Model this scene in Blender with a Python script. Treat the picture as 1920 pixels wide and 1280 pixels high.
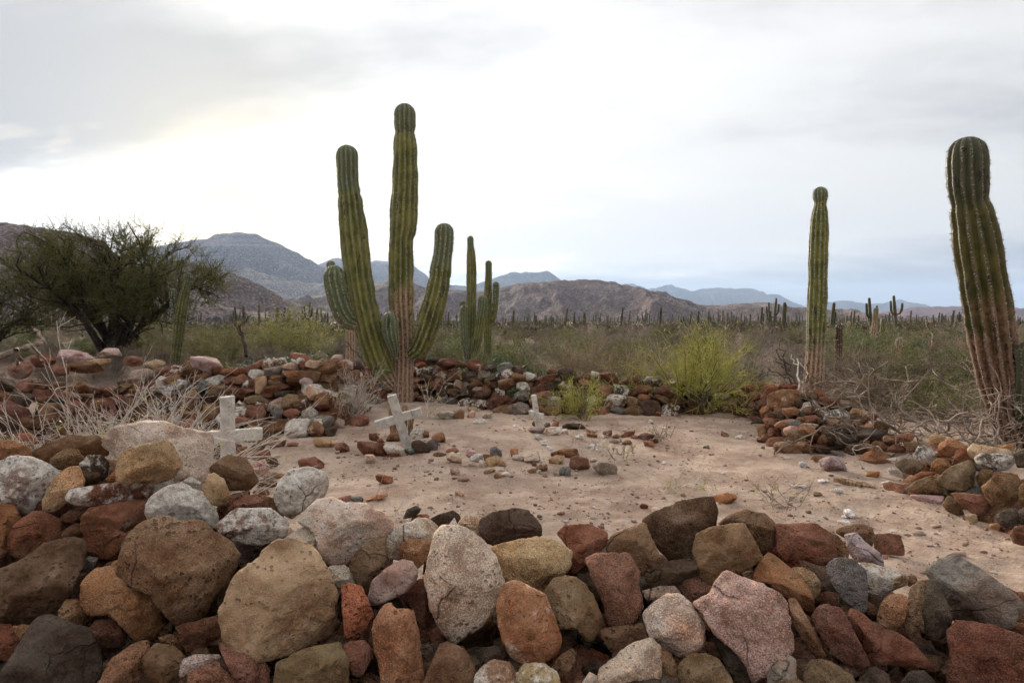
import bpy, bmesh, math, random
import numpy as np
from mathutils import Vector, Matrix, Euler

for _o in list(bpy.data.objects):
    bpy.data.objects.remove(_o)
SC = bpy.context.scene
COL = SC.collection
RAD = math.radians
rnd = random.Random(7)
RNG = np.random.default_rng(11)

# ------------------------------------------------------------------ camera
CAM_H = 1.6
F = 1280.0                       # focal length in photo pixels (24 mm on 36 mm)
PITCH = -math.atan(40 / F)
cam_d = bpy.data.cameras.new('camera')
cam_d.lens = 24.0
cam_d.sensor_width = 36.0
cam_d.clip_start = 0.05
cam_d.clip_end = 40000
cam = bpy.data.objects.new('camera', cam_d)
cam.location = (0, 0, CAM_H)
cam.rotation_euler = (math.pi / 2 + PITCH, 0, 0)
COL.objects.link(cam)
SC.camera = cam

# ------------------------------------------------------------------ light
SUN_AZ = RAD(-22.0)              # left of the view axis (+Y)
SUN_EL = RAD(10.5)
SC.view_settings.view_transform = 'Standard'
SC.view_settings.look = 'None'
SC.view_settings.exposure = 1.14
SC.view_settings.gamma = 1.0
SC.view_settings.use_curve_mapping = False
SC.cycles.use_denoising = True
SC.cycles.max_bounces = 3
SC.cycles.diffuse_bounces = 2
SC.cycles.adaptive_threshold = 0.03
SC.cycles.adaptive_min_samples = 10
SC.cycles.volume_bounces = 0
SUNDIR = Vector((math.sin(SUN_AZ) * math.cos(SUN_EL), math.cos(SUN_AZ) * math.cos(SUN_EL), math.sin(SUN_EL)))
sl = bpy.data.lights.new('sun', 'SUN')
sl.energy = 5.0
sl.angle = RAD(26)
sl.color = (1.0, 0.90, 0.76)
so = bpy.data.objects.new('sun', sl)
so.rotation_euler = (-SUNDIR).to_track_quat('-Z', 'Y').to_euler()
so.location = (-40, 100, 60)
COL.objects.link(so)


class NT:
    """tiny node-graph helper"""
    def __init__(self, tree):
        self.t = tree
        self.t.nodes.clear()

    def n(self, typ, **kw):
        nd = self.t.nodes.new(typ)
        for k, v in kw.items():
            if k.startswith('i_'):
                nd.inputs[k[2:].replace('_', ' ')].default_value = v
            else:
                setattr(nd, k, v)
        return nd

    def l(self, a, b):
        self.t.links.new(a, b)

    def put(self, sock, v):
        if isinstance(v, bpy.types.NodeSocket):
            self.l(v, sock)
        elif v is not None:
            if isinstance(v, (tuple, list)) and len(v) == 3 and sock.type == 'RGBA':
                v = (*v, 1)
            sock.default_value = v

    def math(self, op, a, b=None, c=None, clamp=False):
        nd = self.n('ShaderNodeMath', operation=op, use_clamp=clamp)
        for i, v in enumerate((a, b, c)):
            if v is not None:
                self.put(nd.inputs[i], v)
        return nd.outputs[0]

    def vmath(self, op, a, b=None):
        nd = self.n('ShaderNodeVectorMath', operation=op)
        self.put(nd.inputs[0], a)
        if b is not None:
            self.put(nd.inputs[1], b)
        return nd.outputs['Value'] if op in ('DOT_PRODUCT', 'LENGTH') else nd.outputs[0]

    def mix(self, f, a, b, mode='MIX'):
        nd = self.n('ShaderNodeMix', data_type='RGBA', blend_type=mode)
        self.put(nd.inputs[0], f)
        self.put(nd.inputs[6], a)
        self.put(nd.inputs[7], b)
        return nd.outputs[2]

    def ss(self, v, lo, hi, a=0.0, b=1.0):
        nd = self.n('ShaderNodeMapRange', interpolation_type='SMOOTHSTEP')
        for i, x in enumerate((v, lo, hi, a, b)):
            self.put(nd.inputs[i], x)
        return nd.outputs[0]

    def noise(self, vec, scale, detail=4, rough=0.55, dist=0.0):
        nd = self.n('ShaderNodeTexNoise')
        self.l(vec, nd.inputs['Vector'])
        nd.inputs['Scale'].default_value = scale
        nd.inputs['Detail'].default_value = detail
        nd.inputs['Roughness'].default_value = rough
        nd.inputs['Distortion'].default_value = dist
        return nd.outputs[0]

    def voro(self, vec, scale, feat='F1', out='Distance'):
        nd = self.n('ShaderNodeTexVoronoi', feature=feat)
        self.l(vec, nd.inputs['Vector'])
        nd.inputs['Scale'].default_value = scale
        return nd.outputs[out]

    def bump(self, h, strength, dist, normal=None):
        nd = self.n('ShaderNodeBump')
        nd.inputs['Strength'].default_value = strength
        nd.inputs['Distance'].default_value = dist
        self.l(h, nd.inputs['Height'])
        if normal is not None:
            self.l(normal, nd.inputs['Normal'])
        return nd.outputs[0]


# sky: thin overcast over a Nishita sky, brightest around the low sun
world = bpy.data.worlds.new('World')
SC.world = world
world.use_nodes = True
w = NT(world.node_tree)
sky = w.n('ShaderNodeTexSky', sky_type='NISHITA', sun_disc=False, sun_elevation=SUN_EL, sun_rotation=SUN_AZ,
          altitude=0.0, air_density=1.0, dust_density=2.0)
tc = w.n('ShaderNodeTexCoord')
D = w.vmath('NORMALIZE', tc.outputs['Generated'])
sep = w.n('ShaderNodeSeparateXYZ')
w.l(D, sep.inputs[0])
zz = w.math('MAXIMUM', sep.outputs[2], 0.0)
den = w.math('ADD', zz, 0.20)
cx_ = w.math('DIVIDE', sep.outputs[0], den)
cy_ = w.math('DIVIDE', sep.outputs[1], den)
cmb = w.n('ShaderNodeCombineXYZ')
w.l(w.math('MULTIPLY', cx_, 0.55), cmb.inputs[0])
w.l(w.math('MULTIPLY_ADD', cx_, 0.12, cy_), cmb.inputs[1])
SKY_SEED = 31.92
cmb.inputs[2].default_value = SKY_SEED
CV = cmb.outputs[0]
nA = w.noise(CV, 0.62, 1, 0.5)
nB = w.noise(CV, 2.3, 4, 0.6)
nsum = w.math('MULTIPLY_ADD', nB, 0.36, w.math('MULTIPLY', nA, 0.64))


def bank(x0, y0, sx, sy):
    a = w.math('POWER', w.math('DIVIDE', w.math('SUBTRACT', cx_, x0), sx), 2.0)
    b = w.math('POWER', w.math('DIVIDE', w.math('SUBTRACT', cy_, y0), sy), 2.0)
    return w.math('POWER', 2.718, w.math('MULTIPLY', w.math('ADD', a, b), -1.0))


nsum = w.math('MULTIPLY_ADD', bank(-1.55, 1.74, 1.0, 0.40), 0.32, nsum)      # grey cloud bank up on the left
nsum = w.math('MULTIPLY_ADD', bank(-0.45, 2.5, 1.0, 0.85), -0.20, nsum)       # thin cloud towards the sun
sd = w.vmath('DOT_PRODUCT', D, (-0.371, 0.918, 0.137))
ang = w.math('ARCCOSINE', w.math('MINIMUM', sd, 0.99999))
glow = w.math('POWER', 2.718, w.math('MULTIPLY', ang, -1.25))
glow2 = w.math('POWER', 2.718, w.math('MULTIPLY', ang, -9.0))
thick = w.ss(nsum, 0.40, 0.64)
lum = w.math('MULTIPLY_ADD', glow, 2.4, w.math('MULTIPLY_ADD', zz, 4.4, 2.1))   # overcast: brighter overhead than at the horizon
lum = w.math('MULTIPLY', lum, w.math('MULTIPLY_ADD', thick, -0.52, 1.04))
lum = w.math('MULTIPLY_ADD', glow2, 4.0, lum)
cc = w.mix(thick, (1.0, 0.985, 0.965), (0.965, 0.975, 1.01))
cc = w.mix(w.math('MULTIPLY', glow2, 1.5, clamp=True), cc, (1.0, 0.82, 0.45))
cloud = w.n('ShaderNodeVectorMath', operation='SCALE')
w.l(cc, cloud.inputs[0])
w.l(lum, cloud.inputs[3])
gap = w.ss(nB, 0.30, 0.48, 0.90, 1.0)
fin = w.mix(gap, sky.outputs[0], cloud.outputs[0])
bg = w.n('ShaderNodeBackground')
w.l(fin, bg.inputs[0])
bg.inputs[1].default_value = 0.1
wo = w.n('ShaderNodeOutputWorld')
w.l(bg.outputs[0], wo.inputs[0])

# ------------------------------------------------------------------ geometry helpers
FW = Vector((0, math.cos(PITCH), math.sin(PITCH)))
UP = Vector((0, -math.sin(PITCH), math.cos(PITCH)))
CP = Vector((0, 0, CAM_H))


def ray(px, py):
    return Vector(((px - 960) / F, 0, 0)) + FW + UP * ((640 - py) / F)


def at(px, py, Y):
    d = ray(px, py)
    return CP + d * (Y / d.y)


def ground(px, py, z=0.0):
    d = ray(px, py)
    return CP + d * ((z - CAM_H) / d.z)


_perm = np.random.default_rng(5).permutation(256)
_grad = np.random.default_rng(6).normal(size=(256, 3))
_grad /= np.linalg.norm(_grad, axis=1)[:, None]


def noise3(p):
    p = np.asarray(p, float)
    i = np.floor(p).astype(np.int64)
    f = p - i
    u = f * f * f * (f * (f * 6 - 15) + 10)
    r = 0
    for dx in (0, 1):
        wx = u[:, 0] if dx else 1 - u[:, 0]
        for dy in (0, 1):
            wy = u[:, 1] if dy else 1 - u[:, 1]
            for dz in (0, 1):
                wz = u[:, 2] if dz else 1 - u[:, 2]
                h = _perm[(_perm[(_perm[(i[:, 0] + dx) & 255] + i[:, 1] + dy) & 255] + i[:, 2] + dz) & 255]
                g = _grad[h]
                r = r + wx * wy * wz * (g[:, 0] * (f[:, 0] - dx) + g[:, 1] * (f[:, 1] - dy) + g[:, 2] * (f[:, 2] - dz))
    return r * 1.5


def fbm(p, oct=4, gain=0.5, lac=2.03):
    a, s, r = 1.0, np.asarray(p, float), 0
    for k in range(oct):
        r = r + a * noise3(s)
        s = s * lac + 17.3
        a *= gain
    return r


def mesh_np(name, V, faces, smooth=True, mat=None, attrs=None):
    """faces: list of int arrays (n,3) / (n,4)"""
    me = bpy.data.meshes.new(name)
    V = np.asarray(V, np.float32)
    me.vertices.add(len(V))
    me.vertices.foreach_set('co', V.ravel())
    faces = [np.asarray(f, np.int32) for f in faces if len(f)]
    nl = sum(f.size for f in faces)
    npoly = sum(len(f) for f in faces)
    me.loops.add(nl)
    me.polygons.add(npoly)
    me.loops.foreach_set('vertex_index', np.concatenate([f.ravel() for f in faces]))
    tot = np.concatenate([np.full(len(f), f.shape[1], np.int32) for f in faces])
    st = np.concatenate([[0], np.cumsum(tot)[:-1]]).astype(np.int32)
    me.polygons.foreach_set('loop_start', st)
    me.polygons.foreach_set('loop_total', tot)
    me.polygons.foreach_set('use_smooth', np.full(npoly, smooth, bool))
    if attrs:
        for k, v in attrs.items():
            a = me.attributes.new(k, 'FLOAT', 'POINT')
            a.data.foreach_set('value', np.asarray(v, np.float32))
    me.update(calc_edges=True)
    if mat:
        me.materials.append(mat)
    return me


def obj(name, me, loc=(0, 0, 0), parent=None, rot=None, scale=None, color=None):
    o = bpy.data.objects.new(name, me)
    COL.objects.link(o)
    if parent is not None:
        o.parent = parent
        o.location = Vector(loc) - parent.location
    else:
        o.location = loc
    if rot is not None:
        o.rotation_euler = rot
    if scale is not None:
        o.scale = scale
    if color is not None:
        o.color = color
    return o


def empty(name, loc=(0, 0, 0)):
    o = bpy.data.objects.new(name, None)
    o.empty_display_size = 0.2
    o.location = loc
    COL.objects.link(o)
    return o


def tag(o, label=None, cat=None, group=None, kind=None):
    if label:
        o['label'] = label
    if cat:
        o['category'] = cat
    if group:
        o['group'] = group
    if kind:
        o['kind'] = kind
    return o


_ico = {}


def ico(level):
    if level not in _ico:
        bm = bmesh.new()
        bmesh.ops.create_icosphere(bm, subdivisions=level, radius=1)
        bm.verts.ensure_lookup_table()
        V = np.array([v.co[:] for v in bm.verts])
        Fc = np.array([[v.index for v in f.verts] for f in bm.faces])
        bm.free()
        V /= np.linalg.norm(V, axis=1)[:, None]
        _ico[level] = (V, Fc)
    return _ico[level]


class Tubes:
    """collects polylines with radii and turns them into one mesh of thin tubes"""
    def __init__(self):
        self.b = {}
        self.lv, self.lf, self.ln = [], [], 0

    def add(self, pts, rad):
        pts = np.asarray(pts, float)
        self.b.setdefault(len(pts), ([], []))
        self.b[len(pts)][0].append(pts)
        self.b[len(pts)][1].append(np.asarray(rad, float))

    def data(self, sides=3):
        VV, FF, off = [], [], 0
        for k, (P, R) in self.b.items():
            P = np.array(P)
            R = np.array(R)
            N = len(P)
            T = np.empty_like(P)
            T[:, 1:-1] = P[:, 2:] - P[:, :-2]
            T[:, 0] = P[:, 1] - P[:, 0]
            T[:, -1] = P[:, -1] - P[:, -2]
            T /= np.linalg.norm(T, axis=2, keepdims=True) + 1e-9
            main = T.mean(axis=1)
            ref = np.where(np.abs(main[:, 2:3]) < 0.8, np.array([[0, 0, 1.0]]), np.array([[1.0, 0, 0]]))
            A = np.cross(T, ref[:, None, :])
            A /= np.linalg.norm(A, axis=2, keepdims=True) + 1e-9
            B = np.cross(T, A)
            th = np.arange(sides) * 2 * math.pi / sides
            ring = (P[:, :, None, :] + R[:, :, None, None] *
                    (A[:, :, None, :] * np.cos(th)[None, None, :, None] + B[:, :, None, :] * np.sin(th)[None, None, :, None]))
            VV.append(ring.reshape(-1, 3))
            idx = np.arange(N * k * sides).reshape(N, k, sides) + off
            a = idx[:, :-1, :]
            b = idx[:, 1:, :]
            q = np.stack([a, np.roll(a, -1, 2), np.roll(b, -1, 2), b], -1).reshape(-1, 4)
            FF.append(q)
            off += N * k * sides
        if self.lv:
            VV += self.lv
            FF += [f + off for f in self.lf]
        return np.concatenate(VV), FF

    def build(self, name, mat, sides=3):
        V, FF = self.data(sides)
        q = [f for f in FF if f.shape[1] == 4]
        t = [f for f in FF if f.shape[1] == 3]
        return mesh_np(name, V, ([np.concatenate(q)] if q else []) + ([np.concatenate(t)] if t else []), True, mat)


def leaf_quads(C, size, seed=0, flat=0.0):
    """small leaf-shaped quads at points C"""
    r = np.random.default_rng(seed)
    n = len(C)
    d = r.normal(size=(n, 3))
    d /= np.linalg.norm(d, axis=1)[:, None]
    u = r.normal(size=(n, 3))
    u = np.cross(d, u)
    u /= np.linalg.norm(u, axis=1)[:, None]
    s = size * r.uniform(0.6, 1.35, n)[:, None]
    C = np.asarray(C)
    V = np.stack([C, C + d * s * .5 + u * s * .25, C + d * s, C + d * s * .5 - u * s * .25], 1).reshape(-1, 3)
    Fq = np.arange(n * 4).reshape(n, 4)
    return V, Fq


def unit(v):
    v = np.asarray(v, float)
    return v / (np.linalg.norm(v) + 1e-9)


# ------------------------------------------------------------------ materials
def new_mat(name):
    m = bpy.data.materials.new(name)
    m.use_nodes = True
    return m, NT(m.node_tree)


def finish(g, color, rough=0.9, normal=None, spec=0.25, sheen=None, sub=None):
    b = g.n('ShaderNodeBsdfPrincipled')
    g.put(b.inputs['Base Color'], color)
    g.put(b.inputs['Roughness'], rough)
    b.inputs['Specular IOR Level'].default_value = spec
    if normal is not None:
        g.l(normal, b.inputs['Normal'])
    o = g.n('ShaderNodeOutputMaterial')
    g.l(b.outputs[0], o.inputs['Surface'])
    return b


def world_pos(g, rand=True):
    geo = g.n('ShaderNodeNewGeometry')
    if not rand:
        return geo.outputs['Position'], None, geo
    oi = g.n('ShaderNodeObjectInfo')
    off = g.math('MULTIPLY', oi.outputs['Random'], 41.0)
    c = g.n('ShaderNodeCombineXYZ')
    g.l(off, c.inputs[0])
    g.l(g.math('MULTIPLY', oi.outputs['Random'], 23.0), c.inputs[2])
    return g.vmath('ADD', geo.outputs['Position'], c.outputs[0]), oi, geo


def stone_material(name, fine=1.0):
    m, g = new_mat(name)
    P, oi, geo = world_pos(g)
    base = oi.outputs['Color']
    coat = oi.outputs['Alpha']
    rndv = oi.outputs['Random']
    n1 = g.noise(P, 8.0 / fine, 4, 0.65, 0.0)
    n2 = g.noise(P, 34.0 / fine, 3, 0.65)
    n3 = g.noise(P, 190.0 / fine, 2, 0.7)
    v = g.voro(P, 42.0 / fine)
    # two related tones per stone, patchy, plus stains
    n0 = g.noise(P, 3.1 / fine, 2, 0.6)
    rb = g.math('FRACT', g.math('MULTIPLY', rndv, 3.77))
    tone = g.mix(1.0, base, g.mix(rb, (1.14, 0.86, 0.74), (0.86, 0.96, 1.02)), 'MULTIPLY')
    base2 = g.mix(g.ss(n0, 0.42, 0.58, 0.0, 0.85), base, tone)
    dark = g.mix(1.0, base2, (0.54, 0.46, 0.41), 'MULTIPLY')
    warm = g.mix(1.0, base2, (1.26, 1.02, 0.86), 'MULTIPLY')
    pale = g.mix(0.16, g.mix(1.0, base2, (1.4, 1.36, 1.3), 'MULTIPLY'), (0.5, 0.42, 0.34))
    c = g.mix(g.ss(n1, 0.36, 0.56), dark, base2)
    c = g.mix(g.ss(n2, 0.50, 0.68, 0, 0.6), c, warm)
    c = g.mix(g.ss(n1, 0.55, 0.68, 0, 0.8), c, pale)
    # mineral speckle, stronger on some stones
    spk = g.math('MULTIPLY_ADD', g.math('FRACT', g.math('MULTIPLY', rndv, 5.13)), 0.7, 0.15)
    c = g.mix(g.math('MULTIPLY', g.ss(n3, 0.38, 0.50, 1.0, 0.0), spk), c, g.mix(1.0, base, (0.36, 0.33, 0.31), 'MULTIPLY'))
    c = g.mix(g.math('MULTIPLY', g.ss(n3, 0.56, 0.70), spk), c, g.mix(1.0, base2, (1.75, 1.68, 1.55), 'MULTIPLY'))
    # lichen / caliche crust with a shape of its own
    cn = g.math('MULTIPLY_ADD', g.math('MULTIPLY_ADD', n2, 0.35, g.math('MULTIPLY', n1, 0.65)), 1.15, g.math('MULTIPLY_ADD', coat, 0.62, -0.62))
    cm = g.math('MULTIPLY', g.ss(cn, 0.22, 0.33), g.ss(coat, 0.02, 0.12))
    crust = g.mix(g.ss(n2, 0.35, 0.62), (0.44, 0.375, 0.315), (0.74, 0.68, 0.605))
    crust = g.mix(g.ss(n3, 0.36, 0.48, 0.55, 0.0), crust, (0.22, 0.185, 0.16))
    c = g.mix(g.math('MULTIPLY', cm, 0.9), c, crust)
    # gas pores (more on some stones)
    thr = g.math('MULTIPLY', g.ss(n1, 0.40, 0.60), g.math('MULTIPLY_ADD', g.math('FRACT', g.math('MULTIPLY', rndv, 7.31)), 0.34, 0.05))
    pore = g.math('SUBTRACT', 1.0, g.ss(v, g.math('MULTIPLY', thr, 0.6), g.math('ADD', thr, 0.02)))
    c = g.mix(g.math('MULTIPLY', pore, 0.55), c, g.mix(1.0, base, (0.38, 0.33, 0.30), 'MULTIPLY'))
    h = g.math('MULTIPLY_ADD', n2, 1.0, g.math('MULTIPLY', n3, 0.42))
    h = g.math('SUBTRACT', h, g.math('MULTIPLY', pore, 0.6))
    # hairline cracks
    wv = g.n('ShaderNodeTexNoise', noise_dimensions='3D')
    g.l(P, wv.inputs['Vector'])
    wv.inputs['Scale'].default_value = 9.0
    wv.inputs['Detail'].default_value = 1.0
    sv = g.n('ShaderNodeVectorMath', operation='SCALE')
    g.l(wv.outputs[1], sv.inputs[0])
    sv.inputs[3].default_value = 0.07
    vc = g.voro(g.vmath('ADD', P, sv.outputs[0]), 3.4 / fine, 'DISTANCE_TO_EDGE')
    ck = g.math('MULTIPLY', g.ss(vc, 0.0, 0.012, 1.0, 0.0), g.ss(n0, 0.50, 0.62))
    c = g.mix(g.math('MULTIPLY', ck, 0.6), c, (0.045, 0.032, 0.025))
    h = g.math('SUBTRACT', h, g.math('MULTIPLY', ck, 0.5))
    nrm = g.bump(h, 1.0, 0.022 * fine)
    finish(g, c, 0.88, nrm, 0.08)
    return m


M_STONE = stone_material('weathered_stone', 1.0)
M_STONE_MID = stone_material('weathered_stone_wall', 1.5)


def ground_material():
    m, g = new_mat('desert_ground')
    P, _, geo = world_pos(g, False)
    n0 = g.noise(P, 0.35, 2, 0.6)
    n1 = g.noise(P, 1.7, 4, 0.65)
    n2 = g.noise(P, 11.0, 4, 0.7)
    n3 = g.noise(P, 90.0, 3, 0.75)
    c = g.mix(g.ss(n1, 0.36, 0.64), (0.370, 0.245, 0.178), (0.570, 0.425, 0.328))
    c = g.mix(g.ss(n0, 0.42, 0.62, 0, 0.6), c, (0.400, 0.305, 0.240))
    c = g.mix(g.ss(n2, 0.52, 0.68, 0, 0.4), c, (0.300, 0.205, 0.150))
    c = g.mix(g.ss(n3, 0.54, 0.66, 0, 0.55), c, (0.190, 0.135, 0.100))
    c = g.mix(g.ss(n3, 0.30, 0.42, 0.5, 0), c, (0.540, 0.450, 0.380))
    # gravel grains
    vcol = g.n('ShaderNodeTexVoronoi')
    g.l(P, vcol.inputs['Vector'])
    vcol.inputs['Scale'].default_value = 85.0
    vd = vcol.outputs['Distance']
    hs = g.n('ShaderNodeSeparateColor')
    g.l(vcol.outputs['Color'], hs.inputs[0])
    gr = g.math('MULTIPLY', g.ss(hs.outputs[0], 0.36, 0.40), g.ss(vd, 0.42, 0.30))
    gr = g.math('MULTIPLY', gr, g.ss(n1, 0.35, 0.6, 1.0, 0.25))
    gcol = g.mix(hs.outputs[1], (0.10, 0.07, 0.055), (0.52, 0.45, 0.39))
    c = g.mix(g.math('MULTIPLY', gr, 0.9), c, gcol)
    # plant litter and darker soil out on the plain
    sp = g.n('ShaderNodeSeparateXYZ')
    g.l(geo.outputs['Position'], sp.inputs[0])
    far = g.ss(sp.outputs[1], 13.0, 20.0)
    c = g.mix(g.math('MULTIPLY', far, g.ss(n1, 0.35, 0.6, 0.55, 0.95)), c, g.mix(n2, (0.105, 0.072, 0.052), (0.25, 0.17, 0.12)))
    h = g.math('MULTIPLY_ADD', n2, 1.2, g.math('MULTIPLY', n3, 0.30))
    h = g.math('ADD', h, g.math('MULTIPLY', g.math('MULTIPLY', gr, g.ss(vd, 0.4, 0.0)), 0.28))
    finish(g, c, 0.95, g.bump(h, 1.0, 0.05), 0.05)
    return m


M_GROUND = ground_material()


def hill_material(name, soil, pale, scrub, sc=1.0, palef=0.6, strata=0.0):
    m, g = new_mat(name)
    P, _, geo = world_pos(g, False)
    n1 = g.noise(P, 0.010 / sc, 5, 0.62, 0.3)
    n2 = g.noise(P, 0.05 / sc, 5, 0.65)
    n3 = g.noise(P, 0.30 / sc, 3, 0.7)
    c = g.mix(g.ss(n2, 0.38, 0.62), soil, tuple(x * 0.68 for x in soil))
    c = g.mix(g.math('MULTIPLY', g.ss(n1, 0.50, 0.62), g.ss(n2, 0.40, 0.60, 0.2, palef)), c, pale)
    c = g.mix(g.ss(n3, 0.51, 0.56, 0, 0.9), c, scrub)
    c = g.mix(g.ss(n3, 0.38, 0.44, 0.75, 0), c, pale)
    if strata:
        s2 = g.n('ShaderNodeMapping')
        g.l(geo.outputs['Position'], s2.inputs[0])
        s2.inputs['Scale'].default_value = (0.02, 0.02, 1.0)
        st = g.noise(s2.outputs[0], 0.022 / sc, 6, 0.7, 0.2)
        c = g.mix(g.ss(st, 0.45, 0.60, 0, strata), c, pale)
        c = g.mix(g.ss(st, 0.32, 0.42, strata, 0), c, tuple(x * 0.5 for x in soil))
    h = g.math('MULTIPLY_ADD', n2, 2.0, g.math('MULTIPLY', n3, 0.6))
    finish(g, c, 0.95, g.bump(h, 1.0, 9.0 * sc), 0.1)
    return m


def plant_material(name, ca, cb, scale=3.0, rough=0.8, trans=0.0, var=0.7):
    m, g = new_mat(name)
    P, oi, geo = world_pos(g)
    n = g.noise(P, scale, 3, 0.6)
    c = g.mix(g.ss(n, 0.35, 0.65), ca, cb)
    k = g.math('MULTIPLY_ADD', oi.outputs['Random'], var, 1.0 - var / 2)
    sc_ = g.n('ShaderNodeVectorMath', operation='SCALE')
    g.l(c, sc_.inputs[0])
    g.l(k, sc_.inputs[3])
    b = finish(g, sc_.outputs[0], rough, None, 0.2)
    if trans:
        tr = g.n('ShaderNodeBsdfTranslucent')
        g.l(sc_.outputs[0], tr.inputs[0])
        mx = g.n('ShaderNodeMixShader')
        mx.inputs[0].default_value = trans
        g.l(b.outputs[0], mx.inputs[1])
        g.l(tr.outputs[0], mx.inputs[2])
        out = [n_ for n_ in g.t.nodes if n_.type == 'OUTPUT_MATERIAL'][0]
        g.l(mx.outputs[0], out.inputs['Surface'])
    return m


M_TWIG_GREY = plant_material('grey_twigs', (0.14, 0.11, 0.088), (0.32, 0.26, 0.21))
M_TWIG_BROWN = plant_material('brown_twigs', (0.14, 0.10, 0.07), (0.29, 0.21, 0.145))
M_TWIG_OLIVE = plant_material('olive_twigs', (0.09, 0.082, 0.04), (0.18, 0.16, 0.075))
M_TWIG_WHITE = plant_material('bleached_twigs', (0.42, 0.35, 0.29), (0.68, 0.60, 0.52), 9.0)
M_DEADWOOD = plant_material('bleached_deadwood', (0.16, 0.115, 0.085), (0.42, 0.33, 0.26), 6.0)
M_DARKWOOD = plant_material('dark_deadwood', (0.045, 0.033, 0.026), (0.11, 0.08, 0.06), 6.0)
M_BROOM = plant_material('yellow_green_broom', (0.25, 0.25, 0.048), (0.47, 0.44, 0.11), 5.0, 0.7, 0.25)
M_LEAF_GREEN = plant_material('dull_green_leaves', (0.06, 0.085, 0.03), (0.15, 0.175, 0.075), 4.0, 0.6, 0.25)
M_LEAF_OLIVE = plant_material('olive_leaves', (0.085, 0.082, 0.03), (0.20, 0.185, 0.07), 4.0, 0.7, 0.25)
M_LEAF_YELLOW = plant_material('yellow_green_leaves', (0.32, 0.33, 0.055), (0.52, 0.50, 0.13), 4.0, 0.6, 0.3)
M_LEAF_MUTED = plant_material('muted_yellow_leaves', (0.15, 0.15, 0.035), (0.27, 0.25, 0.075), 4.0, 0.6, 0.3)
M_TREE_TWIG = plant_material('tree_twigs', (0.05, 0.05, 0.023), (0.13, 0.12, 0.048), 1.2, 0.8, 0.15)
M_TREE_LEAF = plant_material('tree_leaflets', (0.055, 0.06, 0.022), (0.155, 0.145, 0.05), 1.0, 0.7, 0.35)
M_TRUNK = plant_material('tree_bark', (0.028, 0.023, 0.02), (0.075, 0.06, 0.048), 12.0)
M_CHOLLA = plant_material('grey_green_succulent', (0.07, 0.095, 0.05), (0.17, 0.20, 0.115), 9.0, 0.6)
M_SPINE = plant_material('pale_spines', (0.28, 0.25, 0.21), (0.50, 0.46, 0.40), 30.0)

# ------------------------------------------------------------------ ground sheet
def ground_h(X, Y):
    X = np.atleast_1d(np.asarray(X, float))
    Y = np.atleast_1d(np.asarray(Y, float))
    P = np.stack([X, Y, np.zeros_like(X)], 1)
    r = np.hypot(X, Y)
    h = 0.032 * fbm(P * 0.7, 3) + 0.022 * fbm(P * 3.1 + 9, 3) - 0.016 * np.abs(fbm(P * 5.5 + 2, 3)) + 0.008 * noise3(P * 13.0)
    far = np.clip((r - 15) / 60, 0, 1)
    h = h + far * (0.35 * fbm(P * 0.018 + 4, 3))
    # low red earth bank under the tree on the left
    h = h + 0.55 * np.exp(-(((X + 13.2) / 3.2) ** 2 + ((Y - 20.5) / 2.2) ** 2)) * (1 + 0.35 * noise3(P * 1.1 + 3))
    h = h + 0.30 * np.exp(-(((X + 10.0) / 3.0) ** 2 + ((Y - 17.5) / 1.6) ** 2))
    return h


def gh(x, y):
    return float(ground_h(x, y)[0])


th = np.concatenate([np.linspace(-180, -52, 40)[:-1], np.linspace(-52, 52, 400)[:-1], np.linspace(52, 180, 40)])
rr = np.concatenate([np.geomspace(0.3, 2.2, 8)[:-1], np.geomspace(2.2, 16, 200)[:-1], np.geomspace(16, 90, 70)[:-1],
                     np.geomspace(90, 12000, 60)])
TH, RR = np.meshgrid(np.radians(th[:-1]), rr, indexing='ij')
GX, GY = (np.sin(TH) * RR).ravel(), (np.cos(TH) * RR).ravel()
GZ = ground_h(GX, GY)
nt, nr = TH.shape
idx = np.arange(nt * nr).reshape(nt, nr)
nx = np.roll(idx, -1, 0)
q = np.stack([idx[:, :-1], idx[:, 1:], nx[:, 1:], nx[:, :-1]], -1).reshape(-1, 4)
V = np.stack([GX, GY, GZ], 1)
V = np.concatenate([V, [[0, 0, 0]]])
cap = np.stack([idx[:, 0], nx[:, 0], np.full(nt, nt * nr)], 1)
g_me = mesh_np('ground', V, [q[:, ::-1], cap[:, ::-1]], True, M_GROUND)
tag(obj('ground', g_me), kind='structure')

# ------------------------------------------------------------------ hills and mesas
M_HILL = hill_material('brown_hillside', (0.150, 0.080, 0.060), (0.37, 0.265, 0.225), (0.055, 0.048, 0.030), 1.0, 0.75)
M_MESA = hill_material('mesa_rock', (0.15, 0.11, 0.09), (0.36, 0.28, 0.24), (0.06, 0.052, 0.04), 3.0, 0.6, 0.55)
M_MESA_RED = hill_material('red_mesa_rock', (0.20, 0.085, 0.072), (0.32, 0.19, 0.165), (0.06, 0.046, 0.038), 2.5, 0.5, 0.45)
M_FAR = hill_material('distant_range_rock', (0.100, 0.085, 0.080), (0.20, 0.17, 0.155), (0.06, 0.055, 0.05), 5.0, 0.5, 0.3)
M_PALE = hill_material('pale_terrace_rock', (0.30, 0.25, 0.22), (0.48, 0.43, 0.40), (0.09, 0.075, 0.055), 1.6, 0.8, 0.3)


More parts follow.
